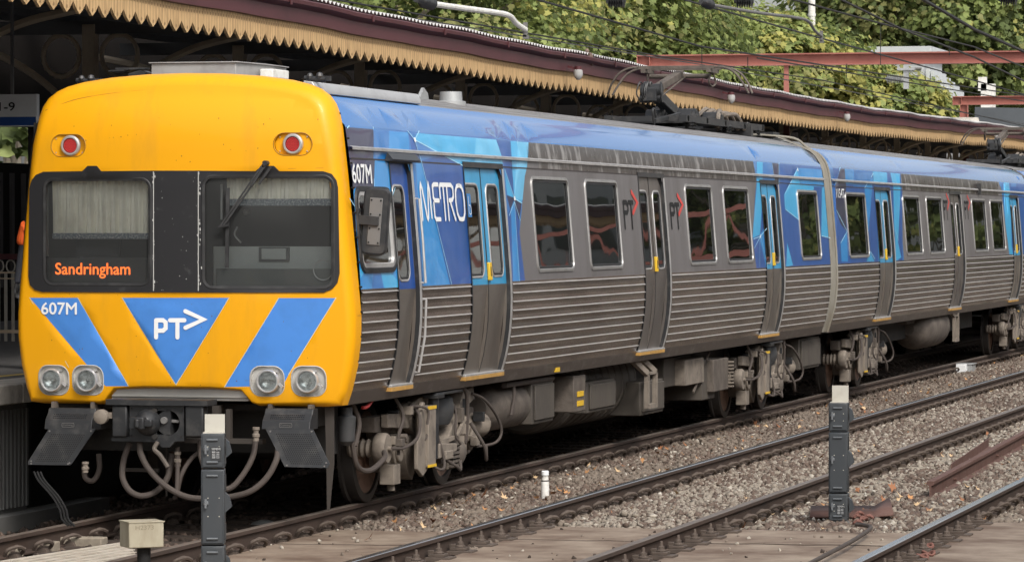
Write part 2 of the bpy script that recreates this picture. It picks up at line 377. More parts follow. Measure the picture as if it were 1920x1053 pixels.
def car_shell(root, y0, y1, openings, regions, mats, doors, gaps, name_end=True):
    """near side panel above the waist with openings, ribbed panels below, far side, roof, floor, ends"""
    m = M(); outer = [(y0,ZW),(y1,ZW),(y1,3.628),(y0,3.628)]
    patch(m, outer, lambda y,z: side(y,z), openings, regions, (.35,.075))
    m.build('upper_side_panel', mats, root, angle=50)
    # ribbed panels between the doors
    for a, b in gaps:
        m = M(); zs = []; step = .0855; z = ZW-.012
        prof = []
        for k in range(10):
            zc = ZW-.03-k*step
            prof += [(zc+.009,0,0),(zc+.004,.012,1),(zc-.002,.012,1),(zc-.008,0,0),(zc-.040,-.004,0)]
        prof = [(ZW,0,0)]+prof+[(ZB,0,0)]
        for i in range(len(prof)-1):
            z1_, o1, _m = prof[i]; z2_, o2, mm = prof[i+1]
            ya, yb = a+.012, b-.012
            m.add([side(ya,z1_,o1), side(yb,z1_,o1), side(yb,z2_,o2), side(ya,z2_,o2)], [(0,1,2,3)], 1 if mm else 0)
        m.build('ribbed_panel', [STEEL, RIBL], root, smooth=False)
    # skirt
    m = M(); zs = fz(3, Z0, ZB); n = 40
    for i in range(n):
        ya, yb = y0+(y1-y0)*i/n, y0+(y1-y0)*(i+1)/n
        for j in range(3): m.add([side(ya,zs[j]), side(yb,zs[j]), side(yb,zs[j+1]), side(ya,zs[j+1])], [(0,1,2,3)])
    m.add([(1.405,y0,Z0),(1.405,y1,Z0),(1.0,y1,Z0),(1.0,y0,Z0)], [(0,1,2,3)])
    m.build('skirt', SKIRT, root)
    # far side
    m = M(); zs = [.985,1.1,1.3,1.5,1.7,1.97,2.4,2.9,3.17,3.3,3.4,3.5,3.57,3.628]
    for j in range(len(zs)-1):
        m.add([(-W(zs[j]),y0,zs[j]),(-W(zs[j]),y1,zs[j]),(-W(zs[j+1]),y1,zs[j+1]),(-W(zs[j+1]),y0,zs[j+1])], [(0,1,2,3)], 0 if zs[j]<1.97 else (1 if zs[j] < 3.3 else 2))
    m.build('far_side_panel', [STEEL, GREYP, COVE], root)
    # roof with lengthwise grooves
    m = M(); rp = []
    def rz(x): return 3.628+.172*(1-(abs(x)/1.12)**2)**.85
    xs = [1.12]; x = 1.12
    for gx in (1.07,.97,.86,.74,.6,.45,.3,.15,0):
        rp.append((gx+.022, 0)); rp.append((gx+.012,.0)); rp.append((gx+.010,-.012)); rp.append((gx-.010,-.012)); rp.append((gx-.012,0))
    rp = [(1.12,0)]+[q for q in rp if q[0] < 1.11]; rp = rp+[(-a,b) for a, b in reversed(rp) if a > .05]
    rp[-1] = (-1.12,0)
    for i in range(len(rp)-1):
        (xa,oa),(xb,ob) = rp[i], rp[i+1]
        m.add([(xa,y0,rz(xa)+oa if abs(xa)<1.12 else 3.628),(xa,y1,rz(xa)+oa if abs(xa)<1.12 else 3.628),(xb,y1,rz(xb)+ob if abs(xb)<1.12 else 3.628),(xb,y0,rz(xb)+ob if abs(xb)<1.12 else 3.628)], [(0,1,2,3)], 1 if oa < 0 and ob < 0 else 0)
    m.build('roof', [ROOFM, ROOFD], root, smooth=False)
    # drip rail and joint line
    m = M(); m.bb(0,.001,0,.001,0,.001) if False else None
    zr = 3.17; x = W(zr)
    m.add([(x,y0,zr+.018),(x,y1,zr+.018),(x+.028,y1,zr+.008),(x+.028,y0,zr+.008),(x+.028,y1,zr-.014),(x+.028,y0,zr-.014),(x,y1,zr-.018),(x,y0,zr-.018)], [(0,1,2,3),(3,2,4,5),(5,4,6,7)])
    m.build('drip_rail', SILVER, root, smooth=False)
    m = M(); m.add([side(y0,3.088,.003),side(y1,3.088,.003),side(y1,3.076,.003),side(y0,3.076,.003)], [(0,1,2,3)])
    m.build('panel_seam', ROOFD, root)
    m = M(); m.bb(-1.1,1.1,y0+.05,y1-.05,.93,.984); m.bb(-.95,.95,y0+4.5,y1-4.5,.62,.92)
    m.build('underframe', BOGIED, root)
    m = M(); 
    for yy in (y0+.004, y1-.004):
        ring = [(W(z),yy,z) for z in [.985,1.25,1.7,1.97,2.9,3.3,3.5,3.628]]+[(0,yy,3.79)]+[(-W(z),yy,z) for z in [3.628,3.5,3.3,2.9,1.97,1.7,1.25,.985]]
        if yy > y0+.1 or name_end: m.add(ring, [tuple(range(len(ring)))])
    m.build('end_wall', GREYI, root)

def window(root, y0, y1, z0, z1, frame=None, thin=.036, r=.09):
    m = M(); fr = frame or WFRM
    def L(ins, off): return [side(y,z,off) for y, z in rrect(y0+ins, y1-ins, z0+ins, z1-ins, max(.02, r-ins))]
    loops(m, [L(-.008,-.001), L(-.004,.013), L(thin-.014,.015), L(thin-.008,.004), L(thin,-.012)], 0)
    f = m.build('window', fr, root)
    m = M(); rim = M()
    loops(rim, [L(thin-.004,.002), L(thin+.014,.003), L(thin+.018,-.012)], 0); rim.build('seal', RUBBER, f)
    patch(m, rrect(y0+thin+.01, y1-thin-.01, z0+thin+.01, z1-thin-.01, r-.03), lambda y,z: side(y,z,-.010), step=(.3,.2)); m.build('glass', PGL, f)
    return f

def door_frame(root, y0, y1, z1=ZT, dark=None, rail=.03):
    """grey surround, jambs, bright right-hand rail and the step"""
    m = M(); zs = fz(14, ZB, z1)
    d = -.02; e = .022
    for i in range(14):
        za, zb = zs[i], zs[i+1]
        m.add([side(y0-e,za,.006),side(y0,za,.008),side(y0,zb,.008),side(y0-e,zb,.006)], [(0,1,2,3)])
        m.add([side(y0,za,.008),side(y0,za,d-.03),side(y0,zb,d-.03),side(y0,zb,.008)], [(0,1,2,3)])
        m.add([side(y1,za,.008),side(y1,za,d-.03),side(y1,zb,d-.03),side(y1,zb,.008)], [(0,1,2,3)])
    m.add([side(y0-e,z1,.006),side(y1+.07,z1,.006),side(y1+.07,z1+.05,.008),side(y0-e,z1+.05,.008)], [(0,1,2,3)])
    m.add([side(y0-e,z1+.05,.008),side(y1+.07,z1+.05,.008),side(y1+.07,z1+.052,0),side(y0-e,z1+.052,0)], [(0,1,2,3)])
    m.add([side(y0,z1,.006),side(y1,z1,.006),side(y1,z1,d-.03),side(y0,z1,d-.03)], [(0,1,2,3)])
    # reveal corners
    for yy, s in ((y1,-1),):
        m.add([side(yy,z1-.10,-.02),side(yy+s*.10,z1,-.02),side(yy,z1,-.02)], [(0,1,2)])
    f = m.build('door_frame', dark or DGREY, root)
    m = M()
    for i in range(14):
        za, zb = zs[i], zs[i+1]; a, b = y1+.004, y1+.075
        P = [(a,-.004),(a,.008),(b-.02,.013),(b,.002)]
        for k in range(3): m.add([side(P[k][0],za,P[k][1]),side(P[k+1][0],za,P[k+1][1]),side(P[k+1][0],zb,P[k+1][1]),side(P[k][0],zb,P[k][1])], [(0,1,2,3)])
    m.build('guide_rail', SILVER, f)
    m = M(); x = W(ZB); m.bb(x-.10,x+.035,y0-.01,y1+.03,ZB-.008,ZB+.012,0); m.bb(x-.05,x+.036,y0-.01,y1+.03,ZB-.045,ZB-.0081,1)
    m.build('door_step', [SILVER, GOLD], f, bevel=.003)
    return f

def door_leaf(root, y0, y1, top, low, glass=None, handle=0, z1=ZT, cut=None):
    off = -.03; m = M()
    outer = [(y0,ZB+.012),(y1,ZB+.012),(y1,z1),(y0,z1)]
    gy0, gy1, gz0, gz1 = glass
    hole = rrect(gy0, gy1, gz0, gz1, min(.09,(gy1-gy0)/2-.005))
    patch(m, outer, lambda y,z: side(y,z,off), [hole], [([(y0-.1,ZW-.02),(y1+.1,ZW-.02),(y1+.1,4),(y0-.1,4)],1)], (.4,.09))
    for yy in (y0+.0005, y1-.0005):
        for k in range(10):
            a, b = ZB+.012+(z1-ZB-.012)*k/10, ZB+.012+(z1-ZB-.012)*(k+1)/10
            m.add([side(yy,a,off),side(yy,a,off-.03),side(yy,b,off-.03),side(yy,b,off)], [(0,1,2,3)], 0)
    d = m.build('door', [low, top], root, angle=50)
    m = M(); rr = min(.09,(gy1-gy0)/2-.005)
    def L(ins, o): return [side(y,z,off+o) for y, z in rrect(gy0+ins, gy1-ins, gz0+ins, gz1-ins, max(.015, rr-ins))]
    loops(m, [L(-.016,.001), L(-.012,.008), L(.0,.009), L(.006,.004)], 0); m.build('glass_trim', SILVER, d)
    m = M(); loops(m, [L(.004,.005), L(.022,.007), L(.03,-.008)], 0); m.build('seal', RUBBER, d)
    m = M(); patch(m, rrect(gy0+.02, gy1-.02, gz0+.02, gz1-.02, rr*.8), lambda y,z: side(y,z,off-.004), step=(.3,.2)); m.build('glass', PGL, d)
    if handle:
        yy = y0+.035 if handle > 0 else y1-.035
        m = M(); z0 = 1.99
        vs = [side(yy+a,z,off+o) for z in (z0,z0+.17) for a, o in ((-.045,.0),(-.045,.03),(.035,.03),(.035,.0))]
        m.add(vs, [(0,1,2,3),(7,6,5,4),(0,4,5,1),(1,5,6,2),(2,6,7,3)]); m.build('door_handle', YHAND, d, bevel=.006)
        m = M(); m.add([side(yy+a,z,off+.033) for z, a in ((z0+.04,-.03),(z0+.04,-.005),(z0+.13,-.005),(z0+.13,-.03))], [(0,1,2,3)]); m.build('grip_recess', DGREY, d)
    return d

def double_door(root, y0, y1, top, low):
    door_frame(root, y0, y1)
    mid = (y0+y1)/2 + .0
    w_ = (y1-y0)
    door_leaf(root, y0+.003, mid-.006, top, low, (y0+.05, mid-.13, 2.03, 2.90))
    door_leaf(root, mid+.006, y1-.003, top, low, (mid+.15, y1-.10, 2.03, 2.90), handle=1)
    m = M(); zs = fz(12, ZB+.012, ZT)
    for i in range(12): m.add([side(mid-.008,zs[i],-.026),side(mid+.008,zs[i],-.026),side(mid+.008,zs[i+1],-.026),side(mid-.008,zs[i+1],-.026)], [(0,1,2,3)])
    m.build('door_seal', RUBBER, root)

def opening(y0, y1, z0, z1, r=.08): return rrect(y0, y1, z0, z1, r)
def pt_logo(root, y0, y1, z0, z1):
    m = M(); H = z1-z0; Wd = (y1-y0)
    def q(a, b): return (y0+a*Wd, z0+b*H)
    sc = .052
    f = lambda y,z,o: side(y,z,o)
    stroke(m, [q(.07,.02), q(.07,.70)], sc, f, .005); stroke(m, [q(.07,.70),q(.26,.70),q(.34,.62),q(.34,.50),q(.26,.42),q(.07,.42)], sc, f, .0056)
    stroke(m, [q(.40,.70), q(.68,.70)], sc, f, .005); stroke(m, [q(.54,.69), q(.54,.02)], sc, f, .0056)
    stroke(m, [q(.64,.98), q(.97,.70), q(.64,.42)], sc*1.1, f, .0062, 1)
    m.build('lettering', [BLK, REDAR], root, smooth=False)

def L2(*pts): return [sp(u, v) for u, v in pts]
LIV = [NAVY, ROYAL, MIDB, BRIGHT, CYAN, CYAN2, GREYP, SMEAR, COVE]     # 0..8
def base_regions(ya, yb, cov0):
    return []
def livery_lines(root, segs, wd=.012):
    m = M()
    for s_ in segs: stroke(m, L2(*s_), wd, lambda y,z,o: side(y,z,o), .0035+.0002*len(m.v)/40)
    m.build('livery_line', CYLINE, root, smooth=False)

def pantograph(root, dy=0, D=None):
    """single arm pantograph, lowered, knee pointing to the cab"""
    def P(u, v, x=0): p = on_x(u, v, x); return Vector((x, p.y+dy, p.z))
    a = P(1278,243); kn = P(1222,170); hd = P(1275,139)
    a.z = 3.93
    m = M()
    m.bb(-.5,.5,a.y-1.6,a.y+.35,3.86,3.90); m.bb(-.55,-.45,a.y-2.2,a.y+3.0,3.86,3.95); m.bb(.45,.55,a.y-2.2,a.y+3.0,3.86,3.95)
    for yy in (-2.1,-.9,.3,1.6,2.9): m.bb(-.55,.55,a.y+yy-.04,a.y+yy+.04,3.87,3.94)
    for x in (-.5,.5):
        for yy in (-1.8,.6,2.6): m.lathe((x,a.y+yy,3.76),(x,a.y+yy,3.9),[(0,.06),(.15,.12),(.2,.06),(.4,.06),(.45,.11),(.5,.06),(.7,.06),(.75,.11),(.8,.06),(1,.05)],12)
    pan = m.build('pantograph', DGREY, root)
    m = M(); m.bar(a, kn, .15, .13); m.bar(a+Vector((.12,-.3,-.05)), kn+Vector((.1,0,-.1)), .035,.035); m.build('lower_arm', DGREY, pan, bevel=.01)
    m = M(); m.bar(kn+Vector((0,-.05,-.02)), hd, .11, .10); m.bar(kn+Vector((.07,0,-.12)), hd+Vector((.07,0,-.04)), .025,.025); m.build('upper_arm', BOGIE, pan, bevel=.01)
    m = M(); m.cyl(kn+Vector((-.14,0,0)), kn+Vector((.14,0,0)), .09); m.cyl(kn+Vector((-.15,-.02,-.10)), kn+Vector((.15,-.02,-.10)), .055); m.box(kn+Vector((0,-.02,-.06)),(.18,.2,.15))
    for k in range(9):
        g = random.uniform(-.12,.12); m.tube([kn+Vector((g,-.05,-.16)), kn+Vector((g*1.5,-.18+.02*k,-.04)), kn+Vector((g*1.2,-.06,.11)), kn+Vector((g,.12,.03)), kn+Vector((g*.8,.15,-.1))], .010, 5)
    m.build('knee_joint', DGREY, pan)
    m = M()
    for yy in (-.22,.22): m.bar(hd+Vector((-.52,yy,.08)), hd+Vector((.52,yy,.08)), .06,.045)
    m.cyl(hd+Vector((-.42,0,-.03)), hd+Vector((.42,0,-.03)), .032)
    for s in (-1,1):
        m.bar(hd+Vector((s*.45,-.28,.04)), hd+Vector((s*.45,.28,.04)), .06,.06)
        m.tube([hd+Vector((s*.45,0,.03)),hd+Vector((s*.47,.1,-.12)),hd+Vector((s*.44,.0,-.17)),hd+Vector((s*.42,-.1,-.1)),hd+Vector((s*.45,-.05,.03))], .012, 6)
    m.build('collector_head', BOGIE, pan)
    for s in (-1,1):
        for yy in (-.22,.22): m = M(); m.tube([hd+Vector((s*.5,yy,.085)),hd+Vector((s*.66,yy,.075)),hd+Vector((s*.80,yy,.0)),hd+Vector((s*.90,yy*.9,-.13)),hd+Vector((s*.97,yy*.6,-.27))], .015, 7); m.build('horn', BOGIE, pan)
    m = M()
    for x, yy, r in ((.3,-1.0,.14),(-.1,-1.15,.12),(.35,.35,.13),(-.3,.3,.12)):
        m.cyl((x-.12,a.y+yy,3.95),(x+.12,a.y+yy,3.95),r*.85,16); m.cyl((x+.12,a.y+yy,3.95),(x+.15,a.y+yy,3.95),r*.55,12); m.prism([(a.y+yy-.3,3.86),(a.y+yy+.3,3.86),(a.y+yy+.1,4.02),(a.y+yy-.12,4.04)],'x',x-.1,x+.08)
    m.bar((.25,a.y-1.3,3.98),(.3,a.y-3.0,3.85),.05,.05); m.tube([(.3,a.y-3.0,3.8),(.3,a.y-3.1,3.97),(.3,a.y-3.0,4.0),(.3,a.y-2.9,3.9)],.015,6)
    m.prism([(a.y-.5,3.92),(a.y+.9,3.92),(a.y+.7,4.05),(a.y-.3,4.12)],'x',-.3,-.2)
    m.build('spring_unit', DGREY, pan)
    m = M()
    for k in range(5):
        x = .12+.09*k; m.tube([(x,a.y+.5,4.02),(x+.03,a.y+.9,4.12-.02*k),(x+.02,a.y+1.3,4.03),(x+.04,a.y+1.7,3.86)], .03, 7)
    m.tube([(.45,a.y+.2,3.84),(.45,a.y+.25,4.0),(.4,a.y+.6,4.08),(.3,a.y+.9,4.06)], .035, 7)
    m.build('power_cable', BOGIEL, pan)
    m = M(); m.bb(-.1,.62,a.y+1.7,a.y+1.85,3.72,3.92); m.bb(.3,.6,a.y+3.4,a.y+3.9,3.72,3.86)
    m.lathe((.3,a.y+2.2,3.78),(.3,a.y+2.2,3.98),[(0,.05),(.3,.16),(.4,.05),(.6,.13),(.7,.05),(1,.03)],14); m.lathe((.3,a.y+3.0,3.78),(.3,a.y+3.0,3.99),[(0,.05),(.3,.16),(.4,.05),(.6,.13),(.7,.05),(1,.03)],14)
    m.bar((.1,a.y+2.2,4.0),(.1,a.y+5.0,3.84),.08,.05); m.build('roof_insulator', DGREY, pan)
    return pan

# ---------------------------------------------------------------- bogie (built round y=0, copied to place)
def bogie(root, yc, rail_z=0):
    r = .46; gx = .87
    m = M()
    # side frame: cranked beam either side
    for s in (1,-1):
        prof = [(-1.75,.80),(-1.75,.66),(-.95,.62),(-.70,.50),(-.45,.34),(.45,.34),(.70,.50),(.95,.62),(1.55,.62),(1.55,.74),(1.00,.80),(.62,.70),(.40,.52),(-.40,.52),(-.62,.66),(-.95,.80)]
        xa, xb = s*1.02, s*1.16
        m.prism([(y+yc,z) for y, z in prof], 'x', min(xa,xb), max(xa,xb))
        for y in (-1.25,1.25): m.prism([(yc+y-.28,.66),(yc+y-.16,.28),(yc+y+.16,.28),(yc+y+.28,.66)], 'x', min(s*1.0,s*1.12), max(s*1.0,s*1.12))
    m.bb(-1.05,1.05,yc-.22,yc+.22,.38,.62); m.bb(-1.05,1.05,yc-.7,yc-.6,.5,.6); m.bb(-1.05,1.05,yc+.6,yc+.7,.5,.6)
    bg_ = m.build('bogie', BOGIE, root, bevel=.012)
    for y in (-1.25,1.25):
        for s in (1,-1):
            m = M(); m.lathe((s*(gx-.075),yc+y,r),(s*(gx+.065),yc+y,r),[(0,r+.03),(.22,r+.028),(.3,r),(.95,r-.004),(1,r-.03),(1,r-.075),(.86,r-.085)],48,0,cap=False)
            m.lathe((s*(gx+.045),yc+y,r),(s*(gx+.065),yc+y,r),[(0,r-.085),(.1,.2),(1.0,.14),(1.6,.13),(1.6,.01)],40,1); m.build('wheel', [TYRE, WHEEL], bg_, angle=30)
        m = M(); m.cyl((-gx,yc+y,r),(gx,yc+y,r),.085,16); m.build('axle', TYRE, bg_)
        for s in (1,):
            m = M(); m.cyl((s*1.0,yc+y,r),(s*1.22,yc+y,r),.12,18); m.cyl((s*1.22,yc+y,r),(s*1.25,yc+y,r),.09,18)
            m.prism([(yc+y-.21,.60),(yc+y-.24,.38),(yc+y-.12,.30),(yc+y+.12,.30),(yc+y+.24,.38),(yc+y+.21,.60)],'x',s*1.06,s*1.17); m.build('axle_box', BOGIEL, bg_, bevel=.01)
    m = M(); m.lathe((1.12,yc+.12,.62),(1.12,yc+.12,.96),[(0,.13),(.08,.19),(.3,.225),(.55,.235),(.8,.22),(.95,.16),(1,.12)],24); m.build('air_spring', AIRSP, bg_)
    m = M(); m.bb(1.0,1.40,yc-.60,yc+.3,.945,.97)
    m.cyl((1.36,yc-.55,.50),(1.36,yc-.55,.93),.045,14); m.cyl((1.36,yc-.55,.36),(1.36,yc-.55,.56),.035,14); m.bb(1.28,1.42,yc-.65,yc-.40,.92,.96); m.build('damper', DGREY, bg_, bevel=.005)
    m = M(); m.prism([(yc-.5,.36),(yc+.1,.40),(yc+.1,.47),(yc-.5,.50)],'x',1.18,1.40); m.bb(1.2,1.42,yc-.34,yc-.1,.34,.42)
    m.prism([(yc+.72,.93),(yc+1.08,.97),(yc+1.10,.84),(yc+.92,.80),(yc+.50,.60),(yc+.44,.66)],'x',1.15,1.29)
    m.prism([(yc-1.10,.86),(yc-.55,.95),(yc-.42,.95),(yc-.42,.86),(yc-.75,.76)],'x',1.15,1.27)
    m.prism([(yc+.10,.50),(yc+.55,.78),(yc+.72,.78),(yc+.42,.40),(yc+.30,.22),(yc+.12,.22)],'x',1.16,1.30)
    m.build('bracket', BOGIEL, bg_, bevel=.008)
    m = M(); m.prism([(yc-1.02,.78),(yc-.95,.90),(yc-.88,.90),(yc-.86,.60),(yc-.78,.50),(yc-.78,.28),(yc-.95,.22),(yc-1.12,.30),(yc-1.12,.55),(yc-1.0,.62)],'x',1.33,1.37)
    m.bb(1.27,1.40,yc-.86,yc-.62,.30,.86); m.build('mounting_plate', BOGIEL, bg_, bevel=.01)
    m = M(); m.bb(1.395,1.405,yc-.88,yc-.62,.83,.86); m.bb(1.395,1.405,yc-.88,yc-.62,.30,.325); m.build('yellow_edge', YHAND, bg_)
    def one(nm, mt, f, **k): mm = M(); f(mm); mm.build(nm, mt, bg_, **k)
    one('brake_chamber', BOGIEL, lambda m: (m.lathe((1.14,yc-1.72,.52),(1.27,yc-1.72,.52),[(0,.06),(.1,.12),(.3,.14),(.85,.14),(1,.125)],24), m.cyl((1.26,yc-1.72,.52),(1.30,yc-1.72,.52),.022,10), m.lathe((.9,yc-1.72,.52),(1.14,yc-1.72,.52),[(k_/9, .085 if k_%2 else .065) for k_ in range(10)],16)), angle=40)
    one('brake_cylinder', BOGIEL, lambda m: (m.lathe((1.08,yc+1.22,.58),(1.28,yc+1.5,.58),[(0,.09),(.2,.115),(.9,.12),(1,.10)],20), m.cyl((1.27,yc+1.49,.58),(1.31,yc+1.54,.58),.05,12)), angle=40)
    one('brake_cylinder', BOGIEL, lambda m: m.lathe((1.27,yc+.62,.30),(1.27,yc+.62,.66),[(0,.05),(.1,.075),(.6,.075),(.65,.09),(.9,.09),(1,.05)],14))
    one('damper', DGREY, lambda m: m.cyl((1.24,yc+.72,.64),(1.24,yc+.72,.86),.07,14))
    one('gear_case', BOGIE, lambda m: m.lathe((1.14,yc+.50,.36),(1.36,yc+.50,.36),[(0,.15),(.4,.15),(.5,.10),(.9,.10),(1,.06)],18))
    one('finned_motor', BOGIE, lambda m: [m.bb(1.14,1.34,yc+.16,yc+.46,.24+.04*k_,.262+.04*k_) for k_ in range(6)]+[m.bb(1.14,1.30,yc+.18,yc+.44,.22,.48)])
    for r_, pts in ((.016,[(1.29,yc-1.72,.52),(1.36,yc-1.5,.52),(1.40,yc-1.22,.6),(1.38,yc-1.1,.78),(1.3,yc-1.02,.86)]),(.014,[(1.3,yc-.62,.34),(1.42,yc-.52,.26),(1.42,yc-.42,.34),(1.36,yc-.5,.62),(1.30,yc-.62,.80)]),
        (.014,[(1.3,yc+.98,.90),(1.38,yc+1.12,.84),(1.42,yc+1.45,.66),(1.44,yc+1.55,.50),(1.40,yc+1.45,.40),(1.3,yc+1.12,.38)]),(.02,[(1.3,yc+.3,1.0),(1.36,yc+.52,.95),(1.36,yc+.60,.75),(1.34,yc+.60,.45)]),
        (.016,[(1.3,yc-.05,.34),(1.40,yc+.06,.26),(1.42,yc+.14,.22),(1.40,yc+.2,.30)]),(.018,[(1.3,yc+.92,.62),(1.42,yc+.98,.40),(1.42,yc+1.06,.26),(1.40,yc+1.12,.40)]),
        (.012,[(1.3,yc-1.15,.88),(1.42,yc-.98,.84),(1.42,yc-.98,.70)]),(.017,[(1.25,yc-1.5,1.0),(1.32,yc-1.42,.8),(1.30,yc-1.5,.62),(1.3,yc-1.5,.45)]),
        (.014,[(1.2,yc-.9,.9),(1.3,yc-.8,.82),(1.38,yc-.85,.6),(1.3,yc-.95,.5)]),(.012,[(1.2,yc+.2,.92),(1.32,yc+.3,.8),(1.34,yc+.25,.55),(1.38,yc+.3,.45)])):
        m = M(); m.tube(pts, r_); m.build('hose', HOSE, bg_)
    one('side_beam', BOGIEL, lambda m: m.prism([(yc-1.62,.82),(yc-1.62,.70),(yc-.95,.66),(yc-.70,.56),(yc-.40,.40),(yc-.34,.46),(yc-.62,.66),(yc-.90,.80)],'x',1.17,1.24), bevel=.008)
    one('tread_brake', BOGIEL, lambda m: m.prism([(yc-1.05,.56),(yc-.70,.60),(yc-.66,.30),(yc-.78,.18),(yc-.92,.24),(yc-1.0,.36)],'x',1.1,1.22), bevel=.006)
    one('train_stop_valve', BOGIEL, lambda m: (m.bb(1.12,1.26,yc-1.5,yc-1.3,.18,.36), m.cyl((1.2,yc-1.4,.12),(1.2,yc-1.4,.22),.035,10)), bevel=.006)
    one('cross_link', BOGIEL, lambda m: (m.bar((1.32,yc-.45,.46),(1.32,yc+.3,.52),.03,.035), m.bar((1.34,yc+.3,.52),(1.34,yc+.62,.70),.03,.03)))
    for k in range(26):
        m = M(); y = yc+random.uniform(-1.6,1.6); z = random.uniform(.3,.88)
        if k % 2: m.cyl((1.16,y,z),(1.16+random.uniform(.06,.2),y,z),random.uniform(.015,.04),8)
        else: m.box((1.22+random.uniform(0,.1),y,z),(random.uniform(.05,.12),random.uniform(.04,.16),random.uniform(.04,.14)))
        m.build('bolt_fitting', random.choice([BOGIE,BOGIEL,DGREY]), bg_, bevel=.004)
    return bg_

# ================================================================ CARRIAGE WITH THE CAB
car1 = thing('train_carriage', (0,0,0), 'leading train carriage with yellow driving cab front, blue and grey side, stopped at the platform', 'train carriage', 'carriages of the commuter train')
Y1 = sy(1557, 1.97)
print('car1 end', Y1)
cabw = [sp(u,v) for u, v in ((669,354),(735,354),(739,500),(680,500))]
cwy0, cwy1 = sy(672,2.4), sy(737,2.4); cwz0, cwz1 = 2.13, 2.82
cd0, cd1 = sy(741), sy(779)
D1a, D1b = sy(879), sy(949.5); D2a, D2b = sy(1205), sy(1250.5); D3a, D3b = sy(1433), sy(1465)
wins = [(sy(1003),sy(1072)),(sy(1103),sy(1163.5)),(sy(1290),sy(1340)),(sy(1361),sy(1408.5)),(sy(1500),sy(1537))]
WZ0, WZ1 = 2.05, 3.0
ops = [opening(cwy0+.03,cwy1-.03,cwz0+.03,cwz1-.03,.1)]
for a, b in ((cd0,cd1),(D1a,D1b),(D2a,D2b),(D3a,D3b)): ops.append([(a,ZW-.2),(b,ZW-.2),(b,ZT-.07),(b-.06,ZT),(a+.03,ZT),(a,ZT-.04)])
for a, b in wins: ops.append(opening(a+.03,b-.03,WZ0+.03,WZ1-.03))
regs = []
g0, g1 = sy(986,3.1), sy(1418,3.1)
regs.append(([(g0,ZW-.1),(g1,ZW-.1),(g1,3.09),(g0,3.09)],6)); regs.append(([(g0,3.0850),(g1,3.0850),(g1,3.345),(g0,3.345)],7))
P_ = lambda idx, *pts: regs.append((L2(*pts), idx))
# default mid blue is material 2; facets drawn over it
P_(3,(655,345),(703,238),(764,244),(780,540),(660,545)); P_(0,(646,234),(699,237),(701,351),(664,353),(659,384),(650,330))
P_(2,(699,238),(729,240),(729,300),(700,300)); P_(2,(700,505),(713,505),(720,545),(697,545)); P_(4,(713,505),(722,500),(752,532),(752,545),(722,545)); P_(4,(674,505),(690,498),(676,522))
P_(3,(733,370),(738,360),(738,405)); P_(4,(776,262),(784,246),(892,256),(896,300),(890,312),(866,310)); P_(5,(892,256),(932,260),(944,318),(889,312))
P_(1,(787,302),(830,290),(866,311),(878,318),(892,545),(846,545)); P_(3,(780,304),(790,305),(846,545),(794,545))
P_(1,(765,247),(777,262),(790,302),(776,302)); P_(1,(930,261),(957,263),(964,372),(946,317))
P_(4,(957,263),(991,266),(984,330),(978,381),(964,371)); P_(4,(946,317),(964,371),(951,365)); P_(5,(970,264),(990,266),(980,375),(964,371))
P_(0,(950,366),(964,371),(978,381),(974,412),(958,400)); P_(1,(952,400),(964,380),(973,412),(985,528),(960,540)); P_(3,(958,390),(964,375),(976,545),(962,545))
P_(6,(991,300),(984,330),(974,436),(986,545),(1010,545),(1010,300)); 
# rear end of the car
P_(1,(1418,300),(1560,310),(1575,520),(1400,520)); P_(4,(1419,302),(1430,303),(1425,440),(1411,446),(1416,380)); P_(6,(1405,350),(1417,350),(1411,446),(1420,520),(1400,520))
P_(2,(1430,303),(1447,304),(1455,345),(1430,345)); P_(0,(1447,304),(1461,306),(1460,345),(1453,345)); P_(3,(1425,440),(1434,425),(1440,520),(1424,445))
P_(4,(1470,365),(1495,315),(1525,318),(1524,400),(1497,412),(1472,392)); P_(3,(1495,315),(1545,318),(1548,350),(1525,350),(1500,345)); P_(4,(1541,352),(1550,350),(1556,445),(1540,442)); P_(4,(1476,455),(1487,497),(1474,500))
regs.append(([(0,3.345),(Y1+.2,3.345),(Y1+.2,3.7),(0,3.7)],8)); regs.append(([(-.1,3.345),(0,3.345),(0,3.7),(-.1,3.7)],8))
LIVM = LIV[:]; LIVM[0], LIVM[2] = MIDB, NAVY   # material slot 0 is the default
regs = [(p, {0:2, 2:0}.get(i, i)) for p, i in regs]
gaps1 = [(0.0,cd0-.03),(cd1+.08,D1a-.03),(D1b+.08,D2a-.03),(D2b+.08,D3a-.03),(D3b+.08,Y1)]
car_shell(car1, 0, Y1, ops, regs, LIVM, None, gaps1, name_end=False)
livery_lines(car1, [[(846,532),(790,304),(777,262)],[(764,246),(777,262),(785,246)],[(777,262),(868,311)],[(701,350),(699,238)],[(650,240),(654,236)],
    [(964,372),(970,265)],[(964,372),(946,318)],[(964,372),(978,381)],[(964,378),(954,404)],[(964,378),(975,413)],[(964,378),(973,526)],[(733,372),(740,352)],[(655,372),(664,386)],
    [(1425,443),(1412,448)],[(1425,443),(1414,465)],[(1425,443),(1437,428)],[(1424,445),(1424,500)],[(1426,445),(1439,500)],[(1495,316),(1471,364),(1472,392),(1497,412)],[(1540,442),(1556,446)],[(1494,314),(1496,325)],[(1447,306),(1453,344)],[(1460,306),(1460,344)]])
m = M(); 
for u, v in ((777,262),(964,372),(1425,443),(1495,318)):
    y, z = sp(u, v); m.add([side(y+.05*math.sin(k*math.pi/4)*(.8 if k%2 else .6), z+.022*math.cos(k*math.pi/4), .006) for k in range(8)], [tuple(range(8))])
m.build('star_node', WHITE, car1, smooth=False)
for a, b in wins: window(car1, a, b, WZ0, WZ1)
